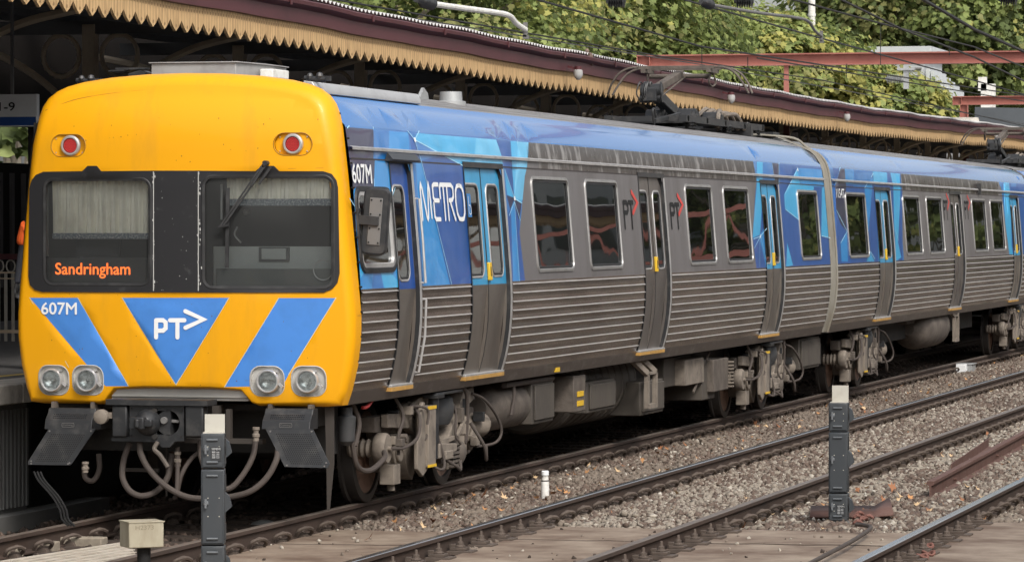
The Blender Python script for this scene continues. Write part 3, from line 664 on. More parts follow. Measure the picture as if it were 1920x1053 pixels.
double_door(car1, D1a, D1b, DOORB, DOORS); double_door(car1, D2a, D2b, DOORG, DOORG); double_door(car1, D3a, D3b, DOORB, DOORS)
door_frame(car1, cd0, cd1); door_leaf(car1, cd0+.003, cd1-.003, DOORR, DOORS, (cd0+.11, cd1-.17, 2.03, 2.86))
m = M(); m.prism([(3.10,-.02),(3.10,.05),(3.13,.065),(3.165,.03),(3.165,-.02)],'y',0,.01) if False else None
y0_, y1_ = cd0-.12, cd1+.12
m.add([side(y,z,o) for y in (y0_,y1_) for z, o in ((3.075,.0),(3.075,.055),(3.09,.075),(3.15,.03))], [(0,1,2,3),(7,6,5,4),(0,4,5,1),(1,5,6,2),(2,6,7,3)])
m.build('door_canopy', DGREY, car1, smooth=False)
# cab handrails
for a, b, z0, z1 in ((cd1+.10,cd1+.10,2.0,2.75),(cd1+.10,cd1+.10,1.2,1.85)):
    m = M(); m.tube([side(a,z0,.0),side(a,z0,.035),side(a,(z0+z1)/2,.037),side(a,z1,.035),side(a,z1,.0)], .012, 8, smooth=False); m.build('handrail', SILVER, car1)
# cab side window with mirror
m = M()
def Lc(ins, off, r=.12): return [side(y,z,off) for y, z in rrect(cwy0+ins, cwy1-ins, cwz0+ins, cwz1-ins, max(.02, r-ins))]
loops(m, [Lc(-.028,0),Lc(-.022,.02),Lc(.015,.022),Lc(.02,.012)], 0); cw = m.build('cab_side_window', RUBBER, car1)
m = M(); loops(m, [Lc(.02,.014),Lc(.055,.016),Lc(.06,-.01)], 0); m.build('frame', SILVER, cw)
m = M(); patch(m, rrect(cwy0+.05,cwy1-.05,cwz0+.05,cwz1-.05,.06), lambda y,z: side(y,z,-.01), step=(.4,.3)); m.build('glass', PGL, cw)
MY = .10; mp_ = on_y(704, 415, MY)
Rm = Matrix.Translation(mp_) @ Matrix.Rotation(R(4.5),4,'Y') @ Matrix.Rotation(R(8),4,'Z')
def rm(mm): mm.v = [tuple(Rm @ Vector(v)) for v in mm.v]; return mm
def mloop(a, b, r, y): return [Vector((p, y, q_)) for p, q_ in rrect(-a,a,-b,b,r)]
m = M(); loops(m, [mloop(.098,.268,.04,-.03), mloop(.112,.282,.05,-.012), mloop(.112,.282,.05,.05), mloop(.10,.27,.04,.055)], 0, cap=True); m.add(mloop(.098,.268,.04,-.03), [tuple(range(24))]); mr = rm(m).build('wing_mirror', DGREY, car1)
m = M(); m.bb(-.055,.055,-.038,-.0305,-.20,.20); m.build
mp2 = rm(m).build('mirror_plate', GREYI, mr, bevel=.003)
m = M()
for a_ in (-.04,.04):
    for b_ in (-.18,.18,-.06,.06): m.cyl((a_,-.038,b_),(a_,-.044,b_),.008,8)
rm(m).build('bolt', BLK, mr)
m = M(); m.bb(-.14,.035,-.062,-.0385,-.035,.045); m.bb(-.165,-.14,-.07,.05,-.10,.10); m.cyl((-.16,-.04,-.13),(-.16,-.04,.12),.012); m.bb(-.22,-.165,-.03,.03,-.06,.06); rm(m).build('mirror_bracket', RUBBER, mr, bevel=.004)
# lettering on the side
m = M(); (a, t_), (b, _x) = sp(659,325), sp(695,325)
text(m, '607M', a, b, sp(675,343)[1], sp(675,308)[1], side, .006, bold=.016); m.build('lettering', WHITE, car1, smooth=False)
ya, yb, za, zb = sp(788,378)[0], sp(870,378)[0], sp(830,411)[1], sp(830,345)[1]
m = M(); Wd = yb-ya; H = zb-za
def q(a, b): return (ya+a*Wd, za+b*H)
sk = [ [(.01,.0),(.035,.98),(.13,.02),(.15,.98),(.205,.02)] if False else [(.01,0),(.01,.85),(.025,.97),(.05,.85),(.115,.06),(.13,.0),(.145,.06),(.18,.85),(.195,.97),(.21,.85),(.22,.06)],
    [(.41,.98),(.32,.98),(.285,.93),(.285,.62),(.31,.53),(.41,.53)], [(.285,.44),(.285,.08),(.31,.0),(.41,.0)],
    [(.44,.62),(.44,.90),(.46,.98),(.585,.98)], [(.52,.95),(.52,.0)],
    [(.60,.0),(.60,.98),(.70,.98),(.74,.90),(.74,.66),(.71,.56),(.64,.54)], [(.66,.50),(.73,.10),(.75,.0)],
    [(.885,.98),(.83,.95),(.795,.80),(.785,.5),(.80,.18),(.84,.02),(.89,0),(.94,.02),(.975,.18),(.985,.5),(.975,.80),(.94,.95),(.885,.98)] ]
for i, s_ in enumerate(sk): stroke(m, [q(*p) for p in s_], .040, side, .005+.0006*i)
m.build('lettering', WHITE, car1, smooth=False)
def ptl(u0, u1, v0, v1, root): (a, z1), (b, z0) = sp(u0,v0), sp(u1,v1); pt_logo(root, sp(u0,(v0+v1)/2)[0], sp(u1,(v0+v1)/2)[0], z0, z1)
ptl(1167,1196,358,428,car1); ptl(1255,1281,364,428,car1)
m = M(); y, z = sp(884,385); y += .03; m.add([side(y-.06,z-.11,-.031),side(y+.07,z-.11,-.031),side(y+.07,z+.11,-.031),side(y-.06,z+.11,-.031)], [(0,1,2,3)]); s_ = m.build('access_sticker', LBLUE, car1)
m = M(); stroke(m, [(y-.02,z+.08),(y-.02,z),(y+.03,z)], .012, side, -.028); stroke(m, [(y+.01+.045*math.sin(k*.6),z-.045+.04*math.cos(k*.6)) for k in range(1,10)], .010, side, -.027); m.build('access_symbol', WHITE, s_, smooth=False)
m = M(); y, z = sp(1044,693); m.bb(W(1.03)-.01,W(1.03)+.012,y-.08,y+.08,1.005,1.05); m.build('yellow_marker', YHAND, car1)

# ---------------------------------------------------------------- cab mask
def outline():
    h = [(0,3.815),(.35,3.808),(.7,3.783),(.95,3.748),(1.10,3.712),(1.20,3.672),(1.28,3.615),(1.335,3.54),(1.368,3.45),(1.392,3.33),(1.435,2.95),(1.49,2.4),(1.53,2.0),(1.552,1.75),(1.55,1.55),(1.522,1.32),(1.475,1.12),(1.43,.99),(1.30,.978),(.72,.978),(.655,1.0),(.57,1.10),(.3,1.115),(0,1.115)]
    return h+[(-a,b) for a, b in reversed(h[1:-1])]
O = [(a*(.968 if a < 0 else 1), b) for a, b in outline()]
# resample long edges
def dense(poly, s=.12):
    out = []
    for i in range(len(poly)):
        a = Vector(poly[i]); b = Vector(poly[(i+1)%len(poly)]); k = max(1, int((b-a).length/s))
        for j in range(k): out.append(tuple(a+(b-a)*j/k))
    return out
O = dense(O); n = len(O); nrm = []
for i in range(n):
    a = Vector(O[i-1]); b = Vector(O[(i+1)%n]); t = (b-a).normalized(); nn = Vector((t.y,-t.x))
    nrm.append(nn)
def insd(i):
    x, z = O[i]; return .15 if z > 3.3 else (.035 if z < 1.2 and abs(x) < 1.2 else .085)
sdist = [sum(insd((i+k)%n) for k in range(-3,4))/7 for i in range(n)]
INN = [(O[i][0]+nrm[i].x*sdist[i], O[i][1]+nrm[i].y*sdist[i]) for i in range(n)]
sgn = 1 if pip(INN[5], O) else -1
if sgn < 0: INN = [(O[i][0]-nrm[i].x*sdist[i], O[i][1]-nrm[i].y*sdist[i]) for i in range(n)]; nrm = [-q for q in nrm]
wl = rrect(fp(98,440)[0], fp(283,440)[0], fp(200,537)[1], fp(200,333)[1], .035)
wr = rrect(fp(383,440)[0], fp(624,440)[0], fp(500,538)[1], fp(500,331)[1], .09)
wl = rrect(fp(72,440)[0], fp(284,440)[0], fp(200,538)[1], fp(200,332)[1], .12)
lamps = [(101,712),(165,712),(501,714),(579,714)]
lampc = [fp(*q) for q in lamps]
lhole = []
for i, (x, z) in enumerate(lampc): lhole.append(rrect(x-.145+(0 if i in (0,3) else .005), x+.145, z-.125, z+.125, .09))
tailc = [fp(128,273), fp(549,270)]; thole = [rrect(x-.165, x+.165, z-.095, z+.095, .094, 7) for x, z in tailc]
m = M()
st = [(L2_, i) for L2_, i in (([fp(*q) for q in ((56,558),(146,558),(241,723.5),(198,723.5))],1),([fp(*q) for q in ((229,558),(429.5,558),(330,721.5))],1),([fp(*q) for q in ((523,558.5),(630,558.5),(541,702),(530,723),(421,725))],1))]
patch(m, INN, lambda x,z: front(x,z), [wl, wr]+lhole+thole, st, (.09,.09))
for i in range(n):
    j = (i+1)%n; K = 7
    for k in range(K):
        def pt(i, k):
            a = math.pi/2*k/K; yf = Yf(*INN[i]); sd_ = -.13 if O[i][1] < 3.3 else -.05
            return Vector((O[i][0]+nrm[i].x*sdist[i]*(1-math.cos(a)), sd_+(yf-sd_)*math.sin(a), O[i][1]+nrm[i].y*sdist[i]*(1-math.cos(a))))
        m.add([pt(i,k),pt(j,k),pt(j,k+1),pt(i,k+1)], [(0,1,2,3)])
    a0 = Vector((O[i][0], .0, O[i][1])); b0 = Vector((O[j][0], .0, O[j][1]))
    m.add([a0,b0,pt(j,0),pt(i,0)], [(0,1,2,3)])
# weld
import bmesh
def weld(mb, d=1e-4):
    bm = bmesh.new(); me = bpy.data.meshes.new('x'); me.from_pydata(mb.v, [], mb.f); me.polygons.foreach_set('material_index', mb.m)
    bm.from_mesh(me); bmesh.ops.remove_doubles(bm, verts=bm.verts, dist=d); bm.to_mesh(me); bm.free()
    mb.v = [v.co.copy() for v in me.vertices]; mb.f = [tuple(p.vertices) for p in me.polygons]; mb.m = [p.material_index for p in me.polygons]; bpy.data.meshes.remove(me)
weld(m); cab = m.build('cab_front', [YEL, BSTRIPE], car1, angle=60)
# blue stripe white pinstripe edges
m = M()
for s_ in (((56,558),(129,688)),((146,558),(241,723)),((229,558),(330,721),(429.5,558)),((421,725),(523,558)),((630,558),(541,702))): stroke(m, [fp(*q) for q in s_], .007, lambda x,z,o: front(x,z,o), .002+len(m.v)*1e-6)
m.build('pinstripe', mat('faded_edge_line', (.6,.55,.35), .5), cab, smooth=False)
# seam lines
m = M(); m.tube([front(a,b,-.001) for a, b in ((-1.22,3.50),(-.9,3.60),(-.4,3.66),(.1,3.675),(.6,3.66),(1.0,3.60),(1.2,3.54))], .0035, 6); m.tube([(1.553+.002,.0,1.75),(1.553+.002,-.12,1.75)], .002, 5, smooth=False); m.build('seam', mat('seam_shadow_paint', (.35,.17,.01), .6), cab)
z = 1.15
while z < 3.5: m = M(); x = (W(z)+.012); m.cyl((x-.02,-.012,z),(x+.004,-.012,z),.008,8); z += .21; m.build('fixing', BLK, cab)
m = M(); rs = random.Random(5)
for k in range(60):
    x, z = rs.uniform(-1.25,1.3), rs.choice([rs.uniform(1.15,1.95), rs.uniform(3.02,3.5)]); s_ = rs.uniform(.002,.005); m.add([front(x+a*s_,z+b*s_*1.4,.0009) for a, b in ((-1,-.4),(.3,-1),(1,.3),(-.2,1))], [(0,1,2,3)])
for x0, x1, z in ((1.0,1.3,2.99),(.62,.95,1.2)): m.tube([front(x0,z,.0),front(x1,z+.004,.0)], .0012, 4, smooth=False)
stuff(m.build('insect_marks', mat('insect_mark_brown', (.16,.08,.02), .8), cab, smooth=False))
# windscreens: frame with openings
fo = dense([fp(*q) for q in ((56,352),(60,338),(68,328),(82,322),(155,321),(165,311),(182,311),(190,321),(290,320),(372,320),(480,321),(491,311),(514,311),(524,321),(606,321),(622,326),(631,338),(634,352),(637,512),(633,530),(624,541),(608,548),(80,547),(66,543),(57,534),(54,518))], .2)
gl_l = rrect(fp(84,440)[0], fp(282,440)[0], fp(200,533)[1], fp(200,336)[1], .07)
gl_r = rrect(fp(382,440)[0], fp(625,440)[0], fp(500,539)[1], fp(500,331)[1], .10)
m = M(); patch(m, fo, lambda x,z: front(x,z,.012), [gl_l, gl_r], (), (.1,.1))
nf = len(fo); m.add([front(x,z,.012) for x, z in fo]+[front(x,z,-.002) for x, z in fo], [(i,(i+1)%nf,nf+(i+1)%nf,nf+i) for i in range(nf)])
for g in (gl_l, gl_r): k = len(g); m.add([front(x,z,.012) for x, z in g]+[front(x,z,-.03) for x, z in g], [(i,(i+1)%k,k+(i+1)%k,k+i) for i in range(k)])
wf = m.build('windscreen_frame', BLACKP, car1, angle=50)
for g, u0, u1 in ((gl_l,0,0),(gl_r,0,0)):
    xs = [p[0] for p in g]; zs = [p[1] for p in g]; x0, x1, z0, z1 = min(xs), max(xs), min(zs), max(zs)
    m = M(); patch(m, rrect(x0-.005,x1+.005,z0-.005,z1+.005,.07), lambda x,z: front(x,z,-.012), step=(.2,.2)); ws = m.build('windscreen', WSG, car1)
    m = M()
    for ins in (.0,): 
        A = [front(x,z,.0125) for x, z in rrect(x0-.016,x1+.016,z0-.016,z1+.016,.10)]; B = [front(x,z,.0165) for x, z in rrect(x0-.008,x1+.008,z0-.008,z1+.008,.09)]; C = [front(x,z,.012) for x, z in rrect(x0+.015,x1-.015,z0+.015,z1-.015,.065)]
        loops(m, [A,B,C])
    m.build('windscreen_seal', RUBBER, ws)
m = M()
for uu, v0, v1 in ((289,322,545),(373,322,545)): m.add([front(*fp(uu+a,v),.016) for a, v in ((-.8,v0),(.8,v0),(.8,v1),(-.8,v1))], [(0,1,2,3)])
for k in range(60):
    u = random.choice([random.gauss(374,2),random.gauss(376,2.5),random.gauss(289.5,1),random.uniform(295,370)]); v = random.uniform(322,545); s_ = random.uniform(.2,.6) if 294 < u < 370 else random.uniform(.4,1.5); m.add([front(*fp(u+a*s_,v+b*s_*2.2),.0175) for a, b in ((-1,-.5),(.6,-1),(1,.7),(-.4,1))], [(0,1,2,3)])
m.build('chipped_paint', mat('chipped_primer', (.5,.5,.48), .7), wf, smooth=False)
# wiper
m = M(); f3 = lambda u, v, o: front(*fp(u,v), o)
m.bar(f3(505,306,.05), f3(424,423,.07), .016, .016); m.bar(f3(496,309,.05), f3(418,424,.07), .014, .014); m.cyl(f3(501,306,.0), f3(501,306,.07), .022)
m.bar(f3(498,315,.06), f3(475,350,.065), .03, .02); m.bar(f3(512,314,.06), f3(490,345,.065), .03, .02)
wp = m.build('wiper_arm', RUBBER, car1)
m = M(); m.bar(f3(430,352,.035), f3(428,502,.035), .016, .03); m.bar(f3(414,425,.06), f3(434,422,.06), .03, .02); m.build('wiper_blade', RUBBER, wp)
# tail lamps
for (x, z), s in zip(tailc, (1,1)):
    m = M(); H = rrect(x-.165, x+.165, z-.095, z+.095, .094, 7)
    loops(m, [[front(a,b,.001) for a, b in H], [front(a,b,-.03) for a, b in H]], 0)
    Hi = [Vector((a, Yf(x,z)+.028+(a-x)*.02, b)) for a, b in H]; m.add(Hi, [tuple(range(len(Hi)))])
    tl = m.build('tail_lamp_housing', YEL, car1, angle=40)
    m = M(); m.tube([front(a,b,.0005) for a, b in H]+[front(*H[0],.0005)], .004, 5, smooth=False); m.build('recess_outline', MATS['seam_shadow_paint'], tl)  # dark line in the seam shadow colour outlines the lamp recess
    cx = x+(.02 if x < 0 else .0); yy = Yf(x,z)
    m = M(); m.lathe((cx,yy+.02,z),(cx,yy-.018,z),[(0,.088),(.7,.088),(1,.078),(1,.066),(.8,.064)],28,cap=False); m.build('lamp_ring', SILVER, tl)
    m = M(); m.cyl((cx,yy+.01,z),(cx,yy-.003,z),.066,28); m.build('lamp_lens', mat('red_lens', (.14,.008,.008), .2), tl)
    m = M()
    for rr, kk in ((0,1),(.013,6),(.026,12),(.039,18),(.052,24)):
        for k in range(kk): g = 2*math.pi*k/kk; m.ball((cx+rr*math.cos(g),yy-.004,z+rr*math.sin(g)),.0034,6)
    m.build('led_cluster', LEDR, tl)
    m = M()
    for a, b in ((-.12,.06),(-.12,-.06),(.12,.06),(.12,-.06)): m.cyl((x+a,yy+.03,z+b),(x+a,yy+.02,z+b),.006,8)
    m.build('screw', SILVER, tl)
# head lamps
for i, (x, z) in enumerate(lampc):
    m = M(); H = lhole[i]; H2 = rrect(x-.139,x+.139,z-.119,z+.119,.085)
    loops(m, [[front(a,b,.003) for a, b in rrect(x-.151,x+.151,z-.131,z+.131,.095)],[front(a,b,.006) for a, b in H],[front(a,b,-.022) for a, b in H2]], 0, cap=True)
    hl = m.build('headlight', FIBRE, car1, angle=40)
    cx = x+(-.01 if i in (0,) else (.0 if i == 1 else (.015 if i == 2 else -.005))); yy = Yf(x,z)
    m = M(); m.lathe((cx,yy+.03,z),(cx,yy-.05,z),[(0,.102),(.5,.102),(.85,.100),(1,.094),(1,.086),(.8,.080)],32,cap=False); m.bar((cx+.10,yy-.02,z-.02),(cx+.13,yy-.02,z-.05),.03,.02); m.box((cx+.075,yy-.02,z+.085),(.03,.03,.02)); m.build('lamp_bezel', SILVER, hl)
    m = M(); m.lathe((cx,yy+.018,z),(cx,yy-.036,z),[(0,.012),(.25,.045),(.6,.068),(1,.082)],24,cap=False); m.ball((cx,yy-.005,z),.017,10)
    m.build('reflector', CHROME, hl)
    m = M(); m.ball((cx,yy-.034,z),.082,20,0,(1,.15,1)); m.build('lamp_glass', WSG, hl)
# PT logo, number
m = M(); fm = lambda x,z,o: front(x,z,o)
def fs_(pts, wd, o, mi=0): stroke(m, [fp(*p) for p in pts], wd, fm, o, mi)
fs_([(293,632),(293,600)], .037, .004); fs_([(293,600),(306,600),(311,604),(311,615),(306,619.5),(297,619.5)], .037, .0048)
fs_([(319,600),(346,600)], .037, .004); fs_([(333,602),(333,632)], .037, .0048); fs_([(348,583),(382,598.5),(348,614)], .037, .0056)
m.build('lettering', WHITE, cab, smooth=False)
m = M(); (xa, z_), (xb, _z) = fp(78,578), fp(144,578); text(m, '607M', xa, xb, fp(110,589)[1], fp(110,567)[1], front, .004, bold=.016); m.build('lettering', WHITE, cab, smooth=False)
# bumper strip, under-cab
m = M(); m.bb(-.62,.62,-.26,-.15,1.045,1.125); m.bb(-.62,.62,-.24,-.15,1.02,1.045); m.build('bumper_strip', FIBRE, car1, bevel=.01)
# cab interior
m = M(); m.add([(-1.35,1.0,1.5),(1.35,1.0,1.5),(1.35,1.0,3.4),(-1.35,1.0,3.4)], [(0,1,2,3)]); m.add([(-1.35,1.0,3.4),(1.35,1.0,3.4),(1.3,-.1,3.3),(-1.3,-.1,3.3)], [(0,1,2,3)]); m.add([(-1.38,1.0,1.5),(-1.38,1,3.4),(-1.38,-.1,3.4),(-1.38,-.1,1.5)], [(0,1,2,3)]); m.add([(1.36,1.0,1.5),(1.36,1,3.4),(1.36,.02,3.4),(1.36,.02,1.5)], [(0,1,2,3)])
cabi = m.build('cab_interior', mat('cab_lining_dark', (.03,.032,.034), .7), car1, smooth=False)
def quad_y(name, u0, u1, v0, v1, Y, mt, th=.02):
    a = on_y(u0,v1,Y); b = on_y(u1,v0,Y); mm = M(); mm.bb(a.x,b.x,Y,Y+th,a.z,b.z); return mm.build(name, mt, cabi, bevel=.004)
def curtain(u0, u1, v0, v1, Y, k):
    a = on_y(u0,v1,Y); b = on_y(u1,v0,Y); mm = M(); n_ = 90; rows = 8
    vs = [(a.x+(b.x-a.x)*i/n_, Y+.022*math.sin(i/n_*k*6.28+.8*math.sin(i*.21)+.25*j)*(.5+.5*j/rows)+.008*math.sin(i*1.7), b.z+(a.z-b.z)*j/rows) for j in range(rows+1) for i in range(n_+1)]
    mm.add(vs, [(j*(n_+1)+i, j*(n_+1)+i+1, (j+1)*(n_+1)+i+1, (j+1)*(n_+1)+i) for j in range(rows) for i in range(n_)]); return mm.build('curtain', CURT, cabi, flip=False)
curtain(98,282,330,440,-.17,9); quad_y('curtain_hem', 98,282,437,448,-.20, mat('hem_blue_grey', (.12,.15,.18), .8, dirt=(.4,.42,.42), dscale=60, damt=.8, lo=.48, hi=.6))
curtain(425,622,326,373,-.17,8); quad_y('curtain_hem', 425,622,373,386,-.20, MATS['hem_blue_grey'])
quad_y('grab_pole', 84,90,338,480,-.1, GALV); quad_y('grab_pole', 413,417,345,412,-.1, GALV)
db = quad_y('destination_display', 88,283,483,536,-.18, mat('display_bezel', (.012,.014,.014), .5)); quad_y('display_screen', 93,274,486,529,-.19, mat('display_glass', (.004,.004,.004), .3), .005)
a, b = on_y(104,521,-.196), on_y(244,493,-.196); m = M(); text(m, 'Sandringham', a.x, b.x, a.z, b.z, lambda x,z,o: Vector((x,-.196-o,z)), .0, bold=.008); m.build('display_lettering', LEDO, cabi, smooth=False)
quad_y('cab_desk', 400,626,462,540,.05, CABGR); quad_y('desk_cowl', 405,640,504,545,-.12, mat('desk_cowl_grey', (.10,.11,.105), .6)); quad_y('papers', 485,542,463,490,.03, mat('desk_panel_dark', (.07,.075,.075), .5)); quad_y('desk_panel', 490,536,466,486,.02, CABGR)
c_ = on_y(606,506,-.14); m = M(); m.tube([c_+Vector((.085*math.cos(k*.5236),0,.085*math.sin(k*.5236))) for k in range(13)], .006, 6); m.build('desk_fan', GALV, cabi)
m = M(); p_ = on_y(462,398,.6); m.ball(p_,.03,8); m.tube([on_y(445,425,.1),on_y(440,440,.1),on_y(452,455,.1)],.008,5); m.build('cab_fitting', GALV, cabi)
quad_y('cab_door_glass', 135,225,448,482,.9, mat('cab_rear_window', (.09,.10,.10), .3))
# roof pod and fittings
m = M(); pts = [(-.42,3.77),(-.42,3.925),(-.20,3.94),(.22,3.935),(.42,3.92),(.42,3.77)]
A = on_x(530,130,.42)
y0, y1 = .35, 2.1
m.prism([(-.41,.2),(.36,.2),(.44,.7),(.44,1.35),(-.45,1.35)], 'z', 3.74, 3.91); m.prism([(-.43,.18),(.38,.18),(.46,.69),(.46,1.37),(-.47,1.37)], 'z', 3.91, 3.921)
m.build('roof_pod', mat('pod_galvanised', (.38,.37,.36), .5, metal=.3, dirt=(.22,.21,.2), dscale=5, damt=.7), car1, bevel=.004)
m = M(); m.bb(.46,.58,.55,1.0,3.79,3.87); m.build('roof_beacon', WPIPE, car1, bevel=.01)
m = M(); m.bar((-.78,.35,3.875),(-.5,.35,3.875),.1,.015); m.prism([(-.66,3.78),(-.5,3.78),(-.5,3.84),(-.55,3.86),(-.66,3.83)],'y',.3,.5)
m.bar((-.84,.3,3.855),(-.7,.3,3.86),.03,.012); m.build('roof_antenna', DGREY, car1)
for x in (-.98,1.1):
    m = M(); m.cyl((x-.1,.15,3.77),(x+.1,.12,3.755),.02); m.ball((x-.05,.14,3.785),.03,8); m.ball((x+.04,.13,3.785),.035,8); m.box((x+.1,.14,3.765),(.07,.05,.04)); m.build('roof_valve', DGREY, car1)
m = M(); m.prism([(1.02,3.70),(1.02,3.745),(1.10,3.735),(1.13,3.68),(1.13,3.64),(1.0,3.64)],'y',.05,sy(800,3.6)); m.build('roof_duct', mat('duct_aluminium', (.5,.5,.5), .4, metal=.4), car1, bevel=.005)
p_ = on_x(835,185,.75); m = M(); m.lathe((.75,p_.y+.2,3.68),(.75,p_.y+.2,3.84),[(0,.15),(.4,.15),(.45,.115),(1,.11)],24); m.build('roof_vent', GALV, car1)
m = M(); m.prism([(p_.y-.9,3.70),(p_.y-.5,3.70),(p_.y-.55,3.80),(p_.y-.68,3.85),(p_.y-.76,3.80)],'x',.70,.73); m.bb(.6,.8,p_.y-.9,p_.y+.5,3.68,3.71); m.build('roof_aerial', GALV, car1)
pan1 = pantograph(car1)
bog1 = bogie(car1, sy(672,.9)+1.25-.35 if False else (2.12+4.57)/2+.1)
b2 = copy_tree(bog1, (0,0,0), car1); b2.location = (0,(18.15+20.75)/2-(2.12+4.57)/2-.1,0)

# ---------------------------------------------------------------- coupler, deflectors, hoses
YC = -.62
def fy(u, v, Y=YC): p = on_y(u, v, Y); return (p.x, p.z)
m = M(); pl = [fy(*q) for q in ((243,752),(345,752),(345,826),(328,827),(318,838),(304,838),(294,828),(209,826),(209,820),(243,818))]
hc = fy(315,792); hole = [(hc[0]+.105*math.cos(k*math.pi/12), hc[1]+.105*math.sin(k*math.pi/12)) for k in range(24)]
patch(m, pl, lambda x,z: Vector((x,YC,z)), [hole], (), (.3,.3)); patch(m, pl, lambda x,z: Vector((x,YC+.05,z)), [hole], (), (.3,.3))
npl = len(pl); m.add([(x,YC,z) for x, z in pl]+[(x,YC+.05,z) for x, z in pl], [(i,(i+1)%npl,npl+(i+1)%npl,npl+i) for i in range(npl)])
loops(m, [[Vector((x,YC,z)) for x, z in hole],[Vector((x,YC+.2,z)) for x, z in hole]], 0, cap=True)
cp = m.build('coupler', DGREY, car1, smooth=True, angle=30)
c2 = fy(278,791); m = M(); m.lathe((c2[0],YC+.02,c2[1]),(c2[0],YC-.13,c2[1]),[(0,.115),(.3,.112),(.7,.09),(1,.05)],24)
m.bb(c2[0]-.10,c2[0]+.03,YC-.20,YC-.12,c2[1]-.05,c2[1]+.05); m.cyl((c2[0]-.02,YC-.22,c2[1]-.035),(c2[0]-.02,YC-.22,c2[1]+.035),.022); m.bb(c2[0]-.0,c2[0]+.09,YC-.17,YC-.12,c2[1]-.03,c2[1]+.03); m.build('coupler_cone', DGREY, cp, bevel=.008)
m = M(); m.bar((hc[0]-.09,YC+.05,hc[1]+.02),(hc[0]+.09,YC+.05,hc[1]+.01),.05,.025); m.cyl((hc[0]-.03,YC+.03,hc[1]+.02),(hc[0]-.03,YC-.03,hc[1]+.02),.03); m.build('coupler_hook', GREYI, cp, bevel=.004)
m = M()
for u, v in ((291,769),(291,818)): x, z = fy(u,v); m.lathe((x,YC,z),(x,YC-.025,z),[(0,.024),(1,.022),(1,.01)],14)
for u, v in ((246,765),(246,816),(340,770),(340,818)): x, z = fy(u,v); m.cyl((x,YC,z),(x,YC-.01,z),.008,8)
m.build('coupler_pipe_port', BOGIED, cp)
m = M(); x, z = fy(308,832); m.tube([(x-.05,YC-.02,z+.02),(x-.075,YC-.04,z-.04),(x-.02,YC-.05,z-.09),(x+.05,YC-.05,z-.19)], .02, 8); m.build('coupler_handle', BOGIE, cp)
for u0, u1 in ((212,240),(349,383)):
    a = fy(u0,818); b = fy(u1,760); m = M(); m.bb(a[0],b[0],YC-.03,YC+.1,a[1],b[1]); m.build('coupler_wing', DGREY, cp, bevel=.012)
a = fy(202,760); b = fy(392,750); m = M(); m.bb(a[0],b[0],YC-.05,YC+.2,a[1]+.01,b[1]); m.bb(-.06,.06,YC,.6,.75,.95); m.build('coupler_shelf', DGREY, cp)
m = M(); x, z = fy(193,780); m.cyl((x,YC,z),(x,YC-.06,z),.062,18); m.lathe((x,YC-.06,z),(x,YC-.07,z),[(0,.06),(1,.045)],18); m.bar((x+.05,YC,z+.01),(x+.12,YC,z+.01),.04,.05); m.build('horn_speaker', BOGIEL, car1)
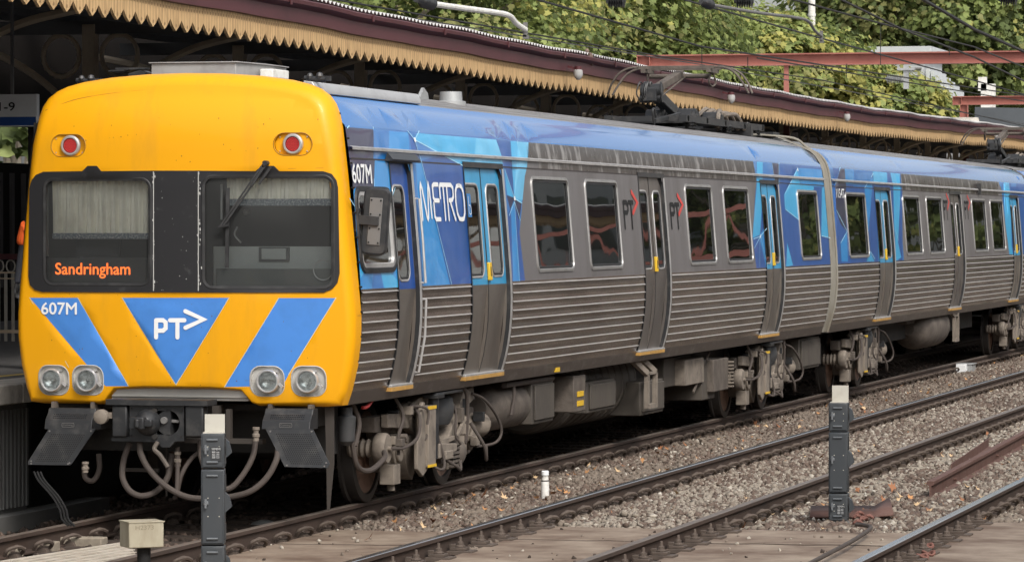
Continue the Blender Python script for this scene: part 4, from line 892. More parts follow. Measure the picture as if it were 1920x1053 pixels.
for side_, top_, low_ in ((-1, ((96,764),(178,764),(180,803),(92,803)), ((92,803),(180,803),(143,868),(140,870),(62,869),(61,864))), (1, ((500,765),(585,765),(588,803),(498,803)), ((499,804),(587,804),(625,868),(622,875),(542,873)))):
    Yd = -.30; T = [Vector((*fy(*q, Yd),)) for q in top_]; Lw = [fy(*q, Yd-.10) for q in low_]
    m = M(); x0, x1 = T[3].x, T[2].x; z0, z1 = T[3].y, T[0].y
    m.prism([(Yd+.12,z1),(Yd-.0,z1),(Yd-.03,z1-.045),(Yd-.09,z1-.10),(Yd-.11,z0),(Yd+.12,z0)],'x',x0,x1)
    df = m.build('deflector', DGREY, car1, smooth=False, bevel=.005)
    m = M()
    cxm = sum(p[0] for p in Lw)/len(Lw); czm = sum(p[1] for p in Lw)/len(Lw)
    def dm(x, z, o=0): return Vector((x, Yd-.11-(z0-z)*.35-o, z))
    n_ = len(Lw); 
    m.add([dm(*p) for p in Lw]+[dm(*p,-.012) for p in Lw], [tuple(range(n_)), tuple(reversed(range(n_,2*n_)))]+[(i,(i+1)%n_,n_+(i+1)%n_,n_+i) for i in range(n_)])
    dfl = m.build('deflector_plate', DGREY, df, smooth=False)
    m = M(); inner = [(cxm+(x-cxm)*.97, czm+(z-czm)*.97) for x, z in Lw]; inner2 = [(cxm+(x-cxm)*.74, czm+(z-czm)*.80) for x, z in Lw]
    row = 0; zz = min(p[1] for p in Lw)
    while zz < max(p[1] for p in Lw):
        xx = min(p[0] for p in Lw)+(.009 if row%2 else 0)
        while xx < max(p[0] for p in Lw):
            if pip((xx,zz), inner2): m.add([dm(xx+.0062*math.cos(k*math.pi/3),zz+.0062*math.sin(k*math.pi/3),.0015) for k in range(6)], [tuple(range(6))])
            xx += .0185
        zz += .016; row += 1
    m.build('perforation', BLK, df, smooth=False)
    m = M()
    for r_ in range(3):
        for k in range(18): 
            x = x0+.07+k*(x1-x0-.14)/17; z = z1-.055-.014*r_; y = Yd-.03-(z1-.045-z)*1.09-.002
            m.add([Vector((x+.0055*math.cos(q_*math.pi/3), y+.0055*-math.sin(q_*math.pi/3)*1.09*-1*-1, z+.0055*math.sin(q_*math.pi/3))) for q_ in range(6)], [tuple(range(6))])
    m.build('perforation', BLK, df, smooth=False)
    m = M(); z = (z0+z1-.1)/2; xm = (x0+x1)/2; y = Yd-.102
    m.tube([Vector((xm+a,y-.004,z+b)) for a, b in rrect(-.055,.055,-.017,.017,.01)]+[Vector((xm+.055,y-.004,z+.007))], .002, 5); text(m, 'Comeng', xm-.045, xm+.045, z-.011, z+.011, lambda x,zz_,o: Vector((x,y-o,zz_)), .008); m.build('maker_plaque', GREYI, df, smooth=False)
    m = M()
    for x_, z_ in Lw: a = cxm+(x_-cxm)*.88; b = czm+(z_-czm)*.90; m.cyl(dm(a,b,0), dm(a,b,.008), .008, 8)
    m.build('bolt', GREYI, df)
    for xx in (x0+.02, x1-.05): m = M(); m.bb(xx,xx+.03,Yd,Yd+.1,z1,1.0); m.build('bracket', BOGIE, df)
# hoses
for k, (pts, r) in enumerate(((((243,830,-.5),(232,862,-.52),(230,895,-.55),(244,920,-.56),(268,929,-.55),(296,918,-.5),(316,890,-.45),(322,850,-.4)),.026),
    (((262,830,-.55),(264,850,-.58),(280,880,-.6),(310,910,-.6),(345,929,-.6),(380,934,-.6),(430,931,-.6),(470,920,-.6),(500,895,-.55),(518,862,-.5),(522,835,-.4)),.026),
    (((333,838,-.5),(333,880,-.52),(331,925,-.55),(327,932,-.55),(332,925,-.5),(340,890,-.5),(358,860,-.45),(380,842,-.4)),.019),
    (((375,825,-.5),(378,860,-.5),(400,908,-.55),(430,915,-.5),(455,890,-.45),(474,855,-.4),(480,820,-.35)),.024),
    (((185,850,-.2),(186,880,-.2),(175,900,-.22),(160,895,-.22),(158,870,-.2)),.024))):
    m = M(); m.tube([Vector((on_y(u,v,Y).x,Y,on_y(u,v,Y).z)) for u, v, Y in pts], r, 10); m.build('coupling_hose', HOSE, car1)
for u, v0, v1 in ((333,846,874),(480,800,826),(160,865,885)): 
    m = M(); a = on_y(u,v0,-.5); b = on_y(u,v1,-.5); m.lathe(a,b,[(0,.03),(.2,.03),(.25,.022),(.45,.022),(.5,.032),(.7,.032),(.75,.024),(1,.026)],12); m.build('hose_fitting', BOGIEL, car1)
m = M()
m.bb(-.4,.75,-.25,-.15,.66,.70); m.bb(.30,.36,-.25,-.18,.70,.98); m.bb(.42,.46,-.24,-.18,.70,.95); m.bar((-.5,-.2,.42),(-.2,-.2,.42),.04,.03); m.bar((-.13,-.2,.2),(-.13,-.2,.75),.012,.012); m.bb(-.1,.3,-.1,.1,.80,.98)
a = on_y(615,760,-.1); m.prism([(a.x-.03,1.0),(a.x+.05,1.0),(a.x+.05,.5),(a.x+.01,.1),(a.x-.01,.1),(a.x-.015,.5)],'y',-.1,-.08)
m.build('pilot_bracket', mat('dark_bracket', (.05,.042,.036), .8), car1)
m = M(); m.bb(-1.2,1.2,.35,.45,.55,.98); m.bb(-1.2,-.8,-.1,.35,.75,.98); m.bb(.75,1.15,-.1,.35,.8,.98); m.build('headstock', BOGIED, car1)
# near side front pipework
m = M(); p_ = on_x(650,800,1.3); m.lathe((1.3,p_.y,.62),(1.3,p_.y,.95),[(0,.03),(.12,.07),(.75,.08),(.8,.05),(1,.05)],16); m.build('air_filter', AIRSP, car1)
m = M(); m.tube([(1.3,.45,.9),(1.32,.5,.6),(1.34,.6,.42),(1.36,.9,.38),(1.36,1.3,.46),(1.3,1.5,.5)], .024); m.tube([(1.25,.7,.98),(1.3,.75,.8),(1.28,.7,.6)],.022); m.build('air_hose', HOSE, car1)
m = M(); m.tube([(1.34,.72,.93),(1.36,.8,.94),(1.36,.95,.99)],.016); m.build('isolating_valve', REDP, car1)

# ---------------------------------------------------------------- underfloor equipment of car 1, from measured boxes on the plane x
def ubox(root, u0, u1, v0, v1, X=1.3, th=.6, mt=None, name='equipment_box', lid=True, lo=None):
    a = on_x(u0, v1, X); b = on_x(u1, v0, X); z0 = on_x((u0+u1)/2, v1, X).z; z1 = on_x((u0+u1)/2, v0, X).z
    m = M(); m.bb(X-th, X, a.y, b.y, z0, z1); o = m.build(name, mt or UBOX, root, bevel=.012)
    if lid:
        m = M(); m.bb(X, X+.025, a.y+.06*(b.y-a.y)+.02, b.y-.04, z0+.04, z1-.03); l = m.build('box_lid', mt or UBOX, o, bevel=.008)
    return o, a.y, b.y, z0, z1
m = M(); p0 = on_x(905,768,1.05); p1 = on_x(968,768,1.05)
m.lathe((1.05,p0.y-.3,.70),(1.05,p1.y+.1,.70),[(0,.12),(.08,.2),(.2,.24),(.85,.24),(.95,.2),(1,.1)],24); tk = m.build('air_tank', BOGIE, car1)
m = M(); m.tube([(1.31,p0.y+.2,.95),(1.32,p0.y+.2,.8),(1.30,p0.y+.15,.62)],.018); m.cyl((1.3,p0.y-.1,.93),(1.3,p1.y+.5,.93),.03); m.build('pipe', HOSE, car1)
ubox(car1, 997, 1037, 714, 792); 
o, ya_, yb_, z0_, z1_ = ubox(car1, 1076, 1098, 703, 771, X=1.34, th=.5, lid=False, mt=BOGIE)
for zz in (.72,.62): m = M(); m.bb(1.34,1.35,ya_+.14,yb_-.12,zz-.025,zz+.03); m.build('warning_label', YHAND, o)
p0 = on_x(1030,780,1.0); p1 = on_x(1180,740,1.0)
m = M(); m.lathe((.66,p0.y,.72),(.66,p1.y,.72),[(0,.40),(.02,.44),(.97,.44),(1,.42)],32)
for k in range(12): y = p0.y+(p1.y-p0.y)*(k+.5)/12; m.lathe((.66,y,.72),(.66,y+.05,.72),[(0,.44),(.3,.455),(.7,.455),(1,.44)],32)
m.build('transformer_drum', UBOX, car1)
ubox(car1, 1100, 1152, 712, 770, X=1.22, th=.4); ubox(car1, 1200, 1243, 712, 775, X=1.26, th=.5)
def ladder(root, u, vt, vb, X=1.40):
    p = on_x(u, vb, X); q = on_x(u, vt, X); m = M()
    for d in (0,.42):
        m.bar((X,p.y+d,p.z),(X,p.y+d,q.z),.07,.05,up=Vector((1,0,0))); m.bar((X,p.y+d,q.z),(X-.12,p.y+d-.45,q.z+.22),.07,.05,up=Vector((1,0,0)))
    m.bar((X,p.y,p.z+.02),(X,p.y+.42,p.z+.02),.06,.05); m.bar((X,p.y,q.z),(X,p.y+.42,q.z),.05,.03)
    return m.build('step_ladder', BOGIEL, root)
ladder(car1, 1213, 700, 765)
o, *_q = ubox(car1, 1245, 1296, 668, 722, X=1.15, th=.6, lid=False)
ubox(car1, 1285, 1320, 672, 720, X=1.28, th=.3, lid=False, mt=BOGIEL, name='perforated_box')
o, ya_, yb_, z0_, z1_ = ubox(car1, 1316, 1340, 672, 748, X=1.26, th=.7, lid=False)
o, ya_, yb_, z0_, z1_ = ubox(car1, 1338, 1366, 672, 732, X=1.34, th=.4, lid=False, mt=BOGIE)
m = M()
for k in range(8): m.bb(1.34,1.40,yb_-.03,yb_+.05,z0_+.03+k*(z1_-z0_-.05)/8,z0_+.05+k*(z1_-z0_-.05)/8)
m.build('cooling_fin', BOGIEL, o)
m = M(); a = on_x(1300,735,1.25); b = on_x(1330,660,1.25); m.bar(a,b,.02,.03); m.build('stay_rod', BOGIE, car1)
o, *_q = ubox(car1, 1498, 1536, 632, 690, X=1.25, th=.8, mt=UBOX)
ubox(car1, 1460, 1540, 650, 690, X=1.0, th=.5, mt=BOGIED, lid=False)

# ================================================================ SECOND CARRIAGE
Y2 = Y1+.55; Y2e = sy(2050,2.0)
Y2e = Y2+22.4
car2 = thing('train_carriage', (0,Y2,0), 'second train carriage behind the beige gangway, numbered 1154T, without a cab', 'train carriage', 'carriages of the commuter train')
w2 = [(sy(1590),sy(1627)),(sy(1697),sy(1728)),(sy(1740.5),sy(1769.5)),(sy(1825.5),sy(1851)),(sy(1860),sy(1883.5))]
d2 = [(sy(1646),sy(1674)),(sy(1786.5),sy(1806)),(sy(1898),sy(1913))]
sp2 = d2[2][1]; ww = w2[2][1]-w2[2][0]
w2.append((sp2+1.3, sp2+1.3+ww))
ops2 = [[(a,ZW-.2),(b,ZW-.2),(b,ZT-.07),(b-.06,ZT),(a+.03,ZT),(a,ZT-.04)] for a, b in d2]+[opening(a+.03,b-.03,WZ0+.03,WZ1-.03) for a, b in w2]
regs = []
ga, gb = sy(1684,3.1), sy(1877,3.1)
regs.append(([(ga,ZW-.1),(gb,ZW-.1),(gb,3.09),(ga,3.09)],6)); regs.append(([(ga,3.085),(gb,3.085),(gb,3.345),(ga,3.345)],7))
P_(1,(1560,310),(1686,318),(1692,490),(1570,510)); P_(0,(1576,313),(1583,313),(1586,400),(1588,434),(1576,420),(1568,395),(1566,350)); P_(3,(1583,314),(1600,315),(1602,345),(1586,345)); P_(2,(1600,315),(1635,318),(1632,350),(1600,350))
P_(4,(1636,322),(1640,318),(1662,319),(1664,345),(1638,345)); P_(3,(1621,355),(1637,330),(1628,440)); P_(3,(1576,455),(1588,434),(1595,490),(1578,490)); P_(4,(1640,350),(1648,350),(1654,490),(1648,490))
P_(4,(1668,320),(1686,321),(1683,470),(1677,430),(1675,350)); P_(4,(1678,430),(1690,482),(1680,490)); P_(1,(1588,434),(1590,490),(1597,492)); P_(4,(1630,470),(1640,490),(1625,490))
P_(1,(1877,328),(1960,330),(1960,480),(1890,480)); P_(4,(1877,330),(1886,330),(1897,460),(1900,480),(1893,480),(1885,420)); P_(2,(1893,330),(1905,330),(1905,350),(1896,350)); P_(6,(1870,350),(1877,350),(1885,420),(1893,482),(1880,482))
regs.append(([(Y2-.2,3.345),(Y2e+.2,3.345),(Y2e+.2,3.7),(Y2-.2,3.7)],8)); regs = [(p, {0:2, 2:0}.get(i, i)) for p, i in regs]
gaps2 = [(Y2,d2[0][0]-.03),(d2[0][1]+.08,d2[1][0]-.03),(d2[1][1]+.08,d2[2][0]-.03),(d2[2][1]+.08,Y2e)]
car_shell(car2, Y2, Y2e, ops2, regs, LIVM, None, gaps2)
livery_lines(car2, [[(1568,394),(1588,434)],[(1576,455),(1588,434)],[(1637,325),(1621,352)],[(1637,325),(1641,345)],[(1575,314),(1566,345)],[(1632,472),(1640,485)],[(1678,430),(1684,450)]], .016)
for a, b in w2: window(car2, a, b, WZ0, WZ1)
double_door(car2, *d2[0], DOORB, DOORS); double_door(car2, *d2[1], DOORG, DOORG); double_door(car2, *d2[2], DOORB, DOORS)
ptl(1768,1780,363,412,car2); ptl(1807,1819,366,410,car2)
m = M(); text(m, '1154T', sp(1567,362)[0], sp(1582,362)[0], sp(1575,371)[1], sp(1575,354)[1], side, .006, bold=.008); m.build('lettering', WHITE, car2, smooth=False)
m = M(); y, z = sp(1831,345); m.bb(W(3.17)-.02,W(3.17)+.06,y-.06,y+.06,3.08,3.28); m.build('lamp_bracket', RUBBER, car2)
for ya in ((25.8+28.6)/2, (43.6+46.4)/2):
    b3 = copy_tree(bog1, (0,0,0), car2); b3.location = (0, ya-(2.12+4.57)/2-.1-Y2, 0)
ladder(car2, 1789, 592, 640)
m = M(); p = on_x(1730,612,1.0); m.lathe((1.0,p.y-1.6,.78),(1.0,p.y+1.2,.78),[(0,.1),(.08,.3),(.2,.36),(.85,.36),(.95,.3),(1,.1)],24); m.build('air_tank', BOGIE, car2)
ubox(car2, 1700, 1728, 592, 606, X=1.1, mt=BOGIE, lid=False)
# gangway between the cars (belongs to car 1)
m = M(); zs = [1.0,1.2,1.45,1.7,1.97,2.4,2.9,3.17,3.3,3.4,3.5,3.57,3.63]
def gsec(y, k): return [Vector((W(z)*k-.0,y,z*1.0)) for z in zs]+[Vector((.75,y,3.62+.16*k)),Vector((0,y,3.78*1.0*k+.06)),Vector((-.75,y,3.62+.16*k))]+[Vector((-W(z)*k,y,z)) for z in reversed(zs)]
secs = []
for i in range(7): secs.append(gsec(Y1+.02+i*.085, 1.0 if i in (0,6) else (.992 if i%2 else .97)))
vs = [p for s_ in secs for p in s_]; k_ = len(secs[0]); m.add(vs, [(i*k_+j, i*k_+j+1, (i+1)*k_+j+1, (i+1)*k_+j) for i in range(6) for j in range(k_-1)])
m.build('gangway', BELL, car1, angle=30)
m = M(); m.tube([Vector((W(z)+.004,Y1+.50,z)) for z in zs[::2]]+[Vector((.95,Y1+.42,3.76)),Vector((.6,Y1+.2,3.80)),Vector((.5,Y1-.5,3.80))], .018, 8); m.build('gangway_pipe', BELL, car1)

# ================================================================ THIRD CARRIAGE (only its roof gear shows)
Y3 = Y2e+.55
car3 = thing('train_carriage', (0,Y3,0), 'farthest train carriage, only its raised roof gear in view at the right edge', 'train carriage', 'carriages of the commuter train')
car_shell(car3, Y3, Y3+22, [], [([(Y3,3.345),(Y3+22,3.345),(Y3+22,3.7),(Y3,3.7)],1)], [GREYP, COVE], None, [(Y3,Y3+22)])
pantograph(car3, dy=Y3+6.0-18.9)
for ya in (Y3+3,Y3+18.5):
    b3 = copy_tree(bog1, (0,0,0), car3); b3.location = (0, ya-(2.12+4.57)/2-.1-Y3, 0)
# ================================================================ GROUND, TRACKS
TRK = [(.045,.825),(3.438,.838),(7.105,.835)]       # centre x, half gauge
m = M()
m.add([(-400,-60,-.225),(400,-60,-.225),(400,900,-.225),(-400,900,-.225)], [(0,1,2,3)])
gm = mat('ballast_ground', (.15,.115,.09), .95, dirt=(.27,.235,.20), dscale=9, damt=.8, bump=.6, bscale=45)
struct(m.build('ground', gm))
# crossing decks of stained concrete between the rails in the foreground
def deck(name, x0, x1, y0, y1, z=-.045, lines=()):
    m = M(); m.bb(x0,x1,y0,y1,z-.12,z); o = m.build(name, DECK, bevel=.01); struct(o)
deck('crossing_deck', .98, 2.47, -9, .95, -.15)
deck('crossing_deck', 2.76, 4.13, -6.0, 1.75, -.145); deck('crossing_deck', 2.76, 4.13, -12, -6.03, -.148)
deck('crossing_deck', 4.43, 6.12, -2.0, 1.85, -.148); deck('crossing_deck', 4.43, 6.12, -9, -2.04, -.148)
deck('crossing_deck', 6.42, 7.79, -6, 3.2, -.145)
for x0, x1, ys in ((2.8,4.1,(.25,-2.1)),(4.5,6.1,(.3,)),(1.0,2.4,(-.6,))):
    for y in ys:
        m = M(); pts = [(x0+(x1-x0)*k/8, y+random.uniform(-.04,.04)+.12*k/8) for k in range(9)]
        for k in range(8): m.bar((*pts[k],-.1445 if x0 > 2 else -.149),(*pts[k+1],-.1445 if x0 > 2 else -.149),.02,.004)
        struct(m.build('deck_joint', GRIME_SHADE))
# rails
def rail_prof(xc):
    h = [(-.035,-.005),(-.03,0),(.03,0),(.035,-.005),(.035,-.035),(.010,-.048),(.008,-.145),(.07,-.158),(.07,-.17),(-.07,-.17),(-.07,-.158),(-.008,-.145),(-.010,-.048),(-.035,-.035)]
    return [(xc+a,b) for a, b in h]
def rail(parent, xc, y0, y1, top, name='rail', dz=0):
    m = M(); P = rail_prof(xc); n = len(P); N = 1
    vs = [(x,y,z+dz) for y in (y0,y1) for x, z in P]
    fs = [(i,(i+1)%n,n+(i+1)%n,n+i) for i in range(n)]+[tuple(range(n)),tuple(reversed(range(n,2*n)))]
    mi = [1 if i in (0,1,2) else 0 for i in range(n)]+[0,0]
    m.add(vs, fs, mi); return m.build(name, [RAILS, top], parent, smooth=False)
def sleeper_mesh(xc, y):
    m = M(); h = 1.30; m.prism([(y-.13,-.26),(y+.13,-.26),(y+.105,-.172),(y-.105,-.172)],'x',xc-h,xc+h); return m
def clip_mesh(x, y, s, z=0):
    """curled spring clip with its shoulder beside the rail foot"""
    m = M(); m.prism([(x+s*.045,-.176+z),(x+s*.15,-.176+z),(x+s*.135,-.135+z),(x+s*.075,-.128+z)],'y',y-.05,y+.05)
    m.tube([(x+s*.05,y-.09,-.145+z),(x+s*.09,y-.11,-.095+z),(x+s*.15,y-.05,-.075+z),(x+s*.17,y+.02,-.10+z),(x+s*.13,y+.05,-.14+z),(x+s*.085,y+.0,-.12+z),(x+s*.08,y+.08,-.085+z),(x+s*.14,y+.13,-.11+z)], .0165, 6)
    return m
def plate_mesh(x, y, s, z=0):
    """screwed base plate of the foreground decks"""
    m = M(); m.bb(min(x+s*.03,x+s*.24),max(x+s*.03,x+s*.24),y-.10,y+.10,-.176+z,-.14+z); m.bb(min(x+s*.05,x+s*.18),max(x+s*.05,x+s*.18),y-.07,y+.07,-.14+z,-.115+z)
    m.lathe((x+s*.12,y,-.115+z),(x+s*.12,y,-.03+z),[(0,.045),(.15,.045),(.2,.03),(.5,.028),(.55,.014),(1,.012)],8)
    m.box((x+s*.06,y-.0,-.105+z),(.05,.06,.03))
    return m
labels = ['rusty railway track under the stopped train','railway track with polished rails running beside the train, between the two slim signal posts','shiny railway track at the lower right corner of the view']
for ti, (xc, hg) in enumerate(TRK):
    t = thing('railway_track', (xc,0,-.2), labels[ti], 'railway track')
    tops = [(RAILR,RAILR),(RAILT,RAILR),(RAILT,RAILT)][ti]
    for s, tp in ((-1,tops[0]),(1,tops[1])): rail(t, xc+s*hg, -22, 190, tp)
    y = (2.1, 1.95, 3.4)[ti] if ti else -6; k = 0
    src = None; cs = None
    y0_ = y
    while y < 62 and k < 100:
        if src is None: src = sleeper_mesh(xc, y).build('sleeper', CONC if ti else GRIME_SHADE, t, smooth=False, bevel=.006)  # sleepers under the train take a darker colour for shade and grime
        else: c = src.copy(); COL.objects.link(c); c.location = (0,y-y0_,0)
        y += .62; k += 1
    far = M(); 
    nclip = 0; srcs = {}
    y = y0_+.02; xs = [(-hg,1),(hg,1),(-hg,-1)] if ti else [(hg,1),(-hg,1)]
    cl = []
    while y < 90:
        for dx, s in xs: cl.append((y,dx,s))
        y += .62
    for (y,dx,s) in cl:
        if nclip < 96:
            if (dx,s) not in srcs: srcs[(dx,s)] = (clip_mesh(xc+dx, y, s).build('rail_clip', CLIP, t), y)
            else: o_, yy_ = srcs[(dx,s)]; c = o_.copy(); COL.objects.link(c); c.location = (0,y-yy_,0)
            nclip += 1
        else: mm = clip_mesh(xc+dx, y, s); far.add(mm.v, mm.f)
    if far.v: stuff(far.build('rail_clips', CLIP, t))
    # foreground base plates beside the deck
    srcs = {}
    y = y0_-.45
    while y > y0_-8 and ti:
        for dx, s in ((-hg,1),(hg,1),(hg,-1)):
            if (dx,s) not in srcs: srcs[(dx,s)] = (plate_mesh(xc+dx, y, s, .01).build('base_plate', CLIP, t, bevel=.004), y)
            else:
                o_, yy_ = srcs[(dx,s)]; c = o_.copy(); COL.objects.link(c); c.location = (0,y-yy_,0)
        y -= .64
# ballast stones and leaf litter
ICO = bmesh.new(); bmesh.ops.create_icosphere(ICO, subdivisions=1, radius=1); IV = np.array([v.co[:] for v in ICO.verts]); IF = np.array([[v.index for v in f.verts] for f in ICO.faces]); ICO.free()
def big_mesh(name, V, F, mats, mi=None, smooth=False):
    me = bpy.data.meshes.new(name); nf, k = F.shape
    me.vertices.add(len(V)); me.vertices.foreach_set('co', V.astype(np.float32).ravel())
    me.loops.add(nf*k); me.loops.foreach_set('vertex_index', F.astype(np.int32).ravel())
    me.polygons.add(nf); me.polygons.foreach_set('loop_start', np.arange(0,nf*k,k,dtype=np.int32)); me.polygons.foreach_set('loop_total', np.full(nf,k,dtype=np.int32))
    for m_ in mats: me.materials.append(m_)
    if mi is not None: me.polygons.foreach_set('material_index', mi.astype(np.int32))
    me.update(calc_edges=True); me.validate()
    o = bpy.data.objects.new(name, me); COL.objects.link(o); ORG[o.name] = Vector((0,0,0)); return o
TET = np.array([(1,1,1),(-1,-1,1),(-1,1,-1),(1,-1,-1),(1.2,0,0),(0,1.2,0),(0,0,1.2),(-1.2,0,0),(0,-1.2,0),(0,0,-1.2)])
OV = np.array([(1,0,0),(0,1,0),(-1,0,0),(0,-1,0),(.3,.2,1),(.1,-.2,-1),(.7,.7,.45),(-.7,.6,.4),(-.6,-.75,.35),(.7,-.65,.45)],float)
OF = np.array([(4,6,7),(4,7,8),(4,8,9),(4,9,6),(6,1,7),(7,2,8),(8,3,9),(9,0,6),(6,0,1),(7,1,2),(8,2,3),(9,3,0),(5,1,0),(5,2,1),(5,3,2),(5,0,3)])
def stones(N, gen, zfun, s0, s1):
    P = gen(N); N = len(P); S = RNG.uniform(s0, s1, N)*RNG.choice([.8,1,1,1.25],N)
    a = RNG.uniform(0,6.28,N); b = RNG.uniform(0,6.28,N); ca, sa, cb, sb = np.cos(a), np.sin(a), np.cos(b), np.sin(b)
    J = OV[None]*(1+RNG.uniform(-.35,.35,(N,len(OV),1)))*RNG.uniform(.6,1.15,(N,1,3))
    x = J[...,0]*ca[:,None]-J[...,1]*sa[:,None]; y = J[...,0]*sa[:,None]+J[...,1]*ca[:,None]; z = J[...,2]
    y2 = y*cb[:,None]-z*sb[:,None]; z2 = y*sb[:,None]+z*cb[:,None]
    V = np.stack([x,y2,z2],-1)*S[:,None,None]; V[...,0] += P[:,0:1]; V[...,1] += P[:,1:2]; V[...,2] += (zfun(P)+S*.15)[:,None]
    F = OF[None]+(np.arange(N)*len(OV))[:,None,None]
    return V.reshape(-1,3), F.reshape(-1,3), P, N
def gen_ballast(N):
    t = RNG.uniform(0,1,N); Y = -1+84*t**1.45; X = RNG.uniform(.95, 9, N)
    k = np.ones(N,bool)
    for xc, hg in TRK:
        for s in (-1,1): k &= np.abs(X-(xc+s*hg)) > .06
        lo = np.where(Y < 6, .19, .16)
    dep = (X-CX)*-math.sin(YAW)+(Y-CY)*math.cos(YAW); right = (X-CX)*math.cos(YAW)+(Y-CY)*math.sin(YAW)
    k &= right/dep < .175
    k &= ~((X > 2.74)&(X < 4.15)&(Y < 1.7)); k &= ~((X > 4.41)&(X < 6.14)&(Y < 1.8)); k &= ~((X > 6.4)&(X < 7.8)&(Y < 3.1)); k &= ~((X < 2.5)&(Y < .9))
    # sleepers swept clear in places
    for (xc, hg), y0_ in ((TRK[1],1.95),(TRK[2],3.4)):
        ph = np.abs(((Y-y0_+.31)%.62)-.31); reg = (np.abs(X-xc) < 1.36)
        clear = (ph < .11)&reg&(((Y < 3.6)&(X > 2.6))|((X > 4.3)&(X < 4.85)&(Y < 22)))
        k &= ~(clear&(RNG.uniform(0,1,N) < .93))
    return np.stack([X[k],Y[k]],-1)
def zball(P):
    n = np.array([mnoise.noise(Vector((x*1.3,y*1.3,0))) for x, y in P]); return -.188+.016*n+np.where((P[:,0] > 1.1)&(P[:,0] < 2.4), .02, 0)+np.where(((P[:,0] > 2.7)&(P[:,0] < 4.2))|((P[:,0] > 5)&(P[:,0] < 6.1)), .018, 0)
sm = []
for i, (c, d) in enumerate([((.195,.157,.125),(.115,.09,.07)),((.29,.25,.205),(.17,.14,.11)),((.13,.092,.072),(.075,.052,.04)),((.42,.38,.32),(.26,.22,.18))]): sm.append(mat('ballast_stone_%s' % ['tan','pale','rust','light'][i], c, .9, dirt=d, dscale=8, damt=.8))
V, F, P, N = stones(215000, gen_ballast, zball, .013, .037)
zone = np.array([mnoise.noise(Vector((x*.7,y*.3,3)))*1.6 for x, y in P]); rn = RNG.uniform(0,1,N)
kind = np.where(rn < .03, 3, np.where((P[:,0] > 2.8)&(P[:,0] < 6.1)&(rn < .45+zone*.5), 1, np.where(rn < .62+zone*.35, 0, 2)))
stuff(big_mesh('ballast_stones', V, F, sm, np.repeat(kind, len(OF))))
# under the train and at the left, coloured darker for shade and grime
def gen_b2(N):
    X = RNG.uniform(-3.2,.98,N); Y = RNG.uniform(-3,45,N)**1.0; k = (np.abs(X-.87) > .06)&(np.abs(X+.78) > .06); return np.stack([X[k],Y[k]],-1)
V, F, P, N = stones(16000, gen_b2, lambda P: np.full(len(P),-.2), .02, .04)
stuff(big_mesh('ballast_under_train', V, F, [sm[2], GRIME_SHADE], np.repeat(RNG.integers(0,2,N), len(OF))))
# pale chips and fallen leaves
chip = mat('pale_ballast_chip', (.5,.46,.40), .8)
def gen_c(N):
    P = gen_ballast(N*2)[:N]; return P
V, F, P, N = stones(1100, gen_c, lambda P: np.full(len(P),-.16), .012, .022); stuff(big_mesh('pale_chips', V, F, [chip]))
LM = [mat('dry_leaf_tan', (.48,.24,.10), .8, var=.3), mat('dry_leaf_brown', (.30,.13,.06), .8, var=.3), mat('dry_leaf_pale', (.60,.42,.24), .8, var=.2)]
def leaf_shape(nl=5, R0=.28):
    pts = []
    for k in range(nl):
        a = math.pi*(.15+1.7*k/(nl-1))-math.pi/2-.0; pts += [(a-.22, .50),(a, 1.0),(a+.17, .40)] 
    pts = [(r*math.cos(a), r*math.sin(a)) for a, r in pts]+[(0,-.25)]
    return pts
LS = np.array(leaf_shape()); LS = np.array([(math.cos(a)*r, math.sin(a)*r) for a, r in [(math.radians(d), r) for d, r in ((-80,.55),(-50,.45),(-25,.85),(0,.45),(25,1.0),(52,.5),(90,1.1),(128,.5),(155,1.0),(180,.45),(205,.85),(230,.45),(260,.55))]])
def litter(N, gen, size, mats, z0, name):
    P = gen(N); N = len(P); K = len(LS); S = RNG.uniform(*size,N); a = RNG.uniform(0,6.28,N); tx = RNG.normal(0,.45,N); ty = RNG.normal(0,.45,N)
    x = LS[None,:,0]*np.cos(a)[:,None]-LS[None,:,1]*np.sin(a)[:,None]; y = LS[None,:,0]*np.sin(a)[:,None]+LS[None,:,1]*np.cos(a)[:,None]
    z = x*tx[:,None]+y*ty[:,None]+(x*x)*.7+RNG.normal(0,.07,(N,K)); V = np.stack([x,y,z],-1)*S[:,None,None]
    V[...,0] += P[:,0:1]; V[...,1] += P[:,1:2]; V[...,2] += z0+S[:,None]*.25
    V = V.reshape(-1,3); F = (np.arange(N)*K)[:,None]+np.arange(K)[None]
    return stuff(big_mesh(name, V, F, mats, RNG.integers(0,len(mats),N)))
def gen_leaf(N):
    A = gen_ballast(N*3); 
    wgt = np.where(A[:,0] < 2.4, 1.0, np.where(A[:,0] > 4.4, .6, .12)); k = RNG.uniform(0,1,len(A)) < wgt; return A[k][:N]
litter(1000, gen_leaf, (.018,.045), LM, -.15, 'fallen_leaves')
BL = [at_foot(u,v,-.13)[:2] for u, v in ((870,942),(908,953),(940,956),(1030,912),(985,880),(1340,745),(1640,772),(1740,735),(1205,862),(1396,862),(1880,770),(1735,905),(1810,870),(1690,930),(1675,915),(1880,870),(1560,745),(810,975),(690,1010),(760,975))]
litter(20, lambda N: np.array(BL), (.03,.055), LM, -.14, 'large_fallen_leaves')
# flat debris on the decks
def gen_d(N):
    X = RNG.uniform(1.0,6.1,N); Y = RNG.uniform(-5,1.8,N); k = (np.abs(X-2.6) > .3)&(np.abs(X-4.276) > .3); return np.stack([X[k],Y[k]],-1)
V, F, P, N = stones(170, gen_d, lambda P: np.full(len(P),-.145), .008, .022); stuff(big_mesh('deck_grit', V, F, [sm[0], GRIME_SHADE, sm[3]], np.repeat(RNG.integers(0,3,N), len(OF))))

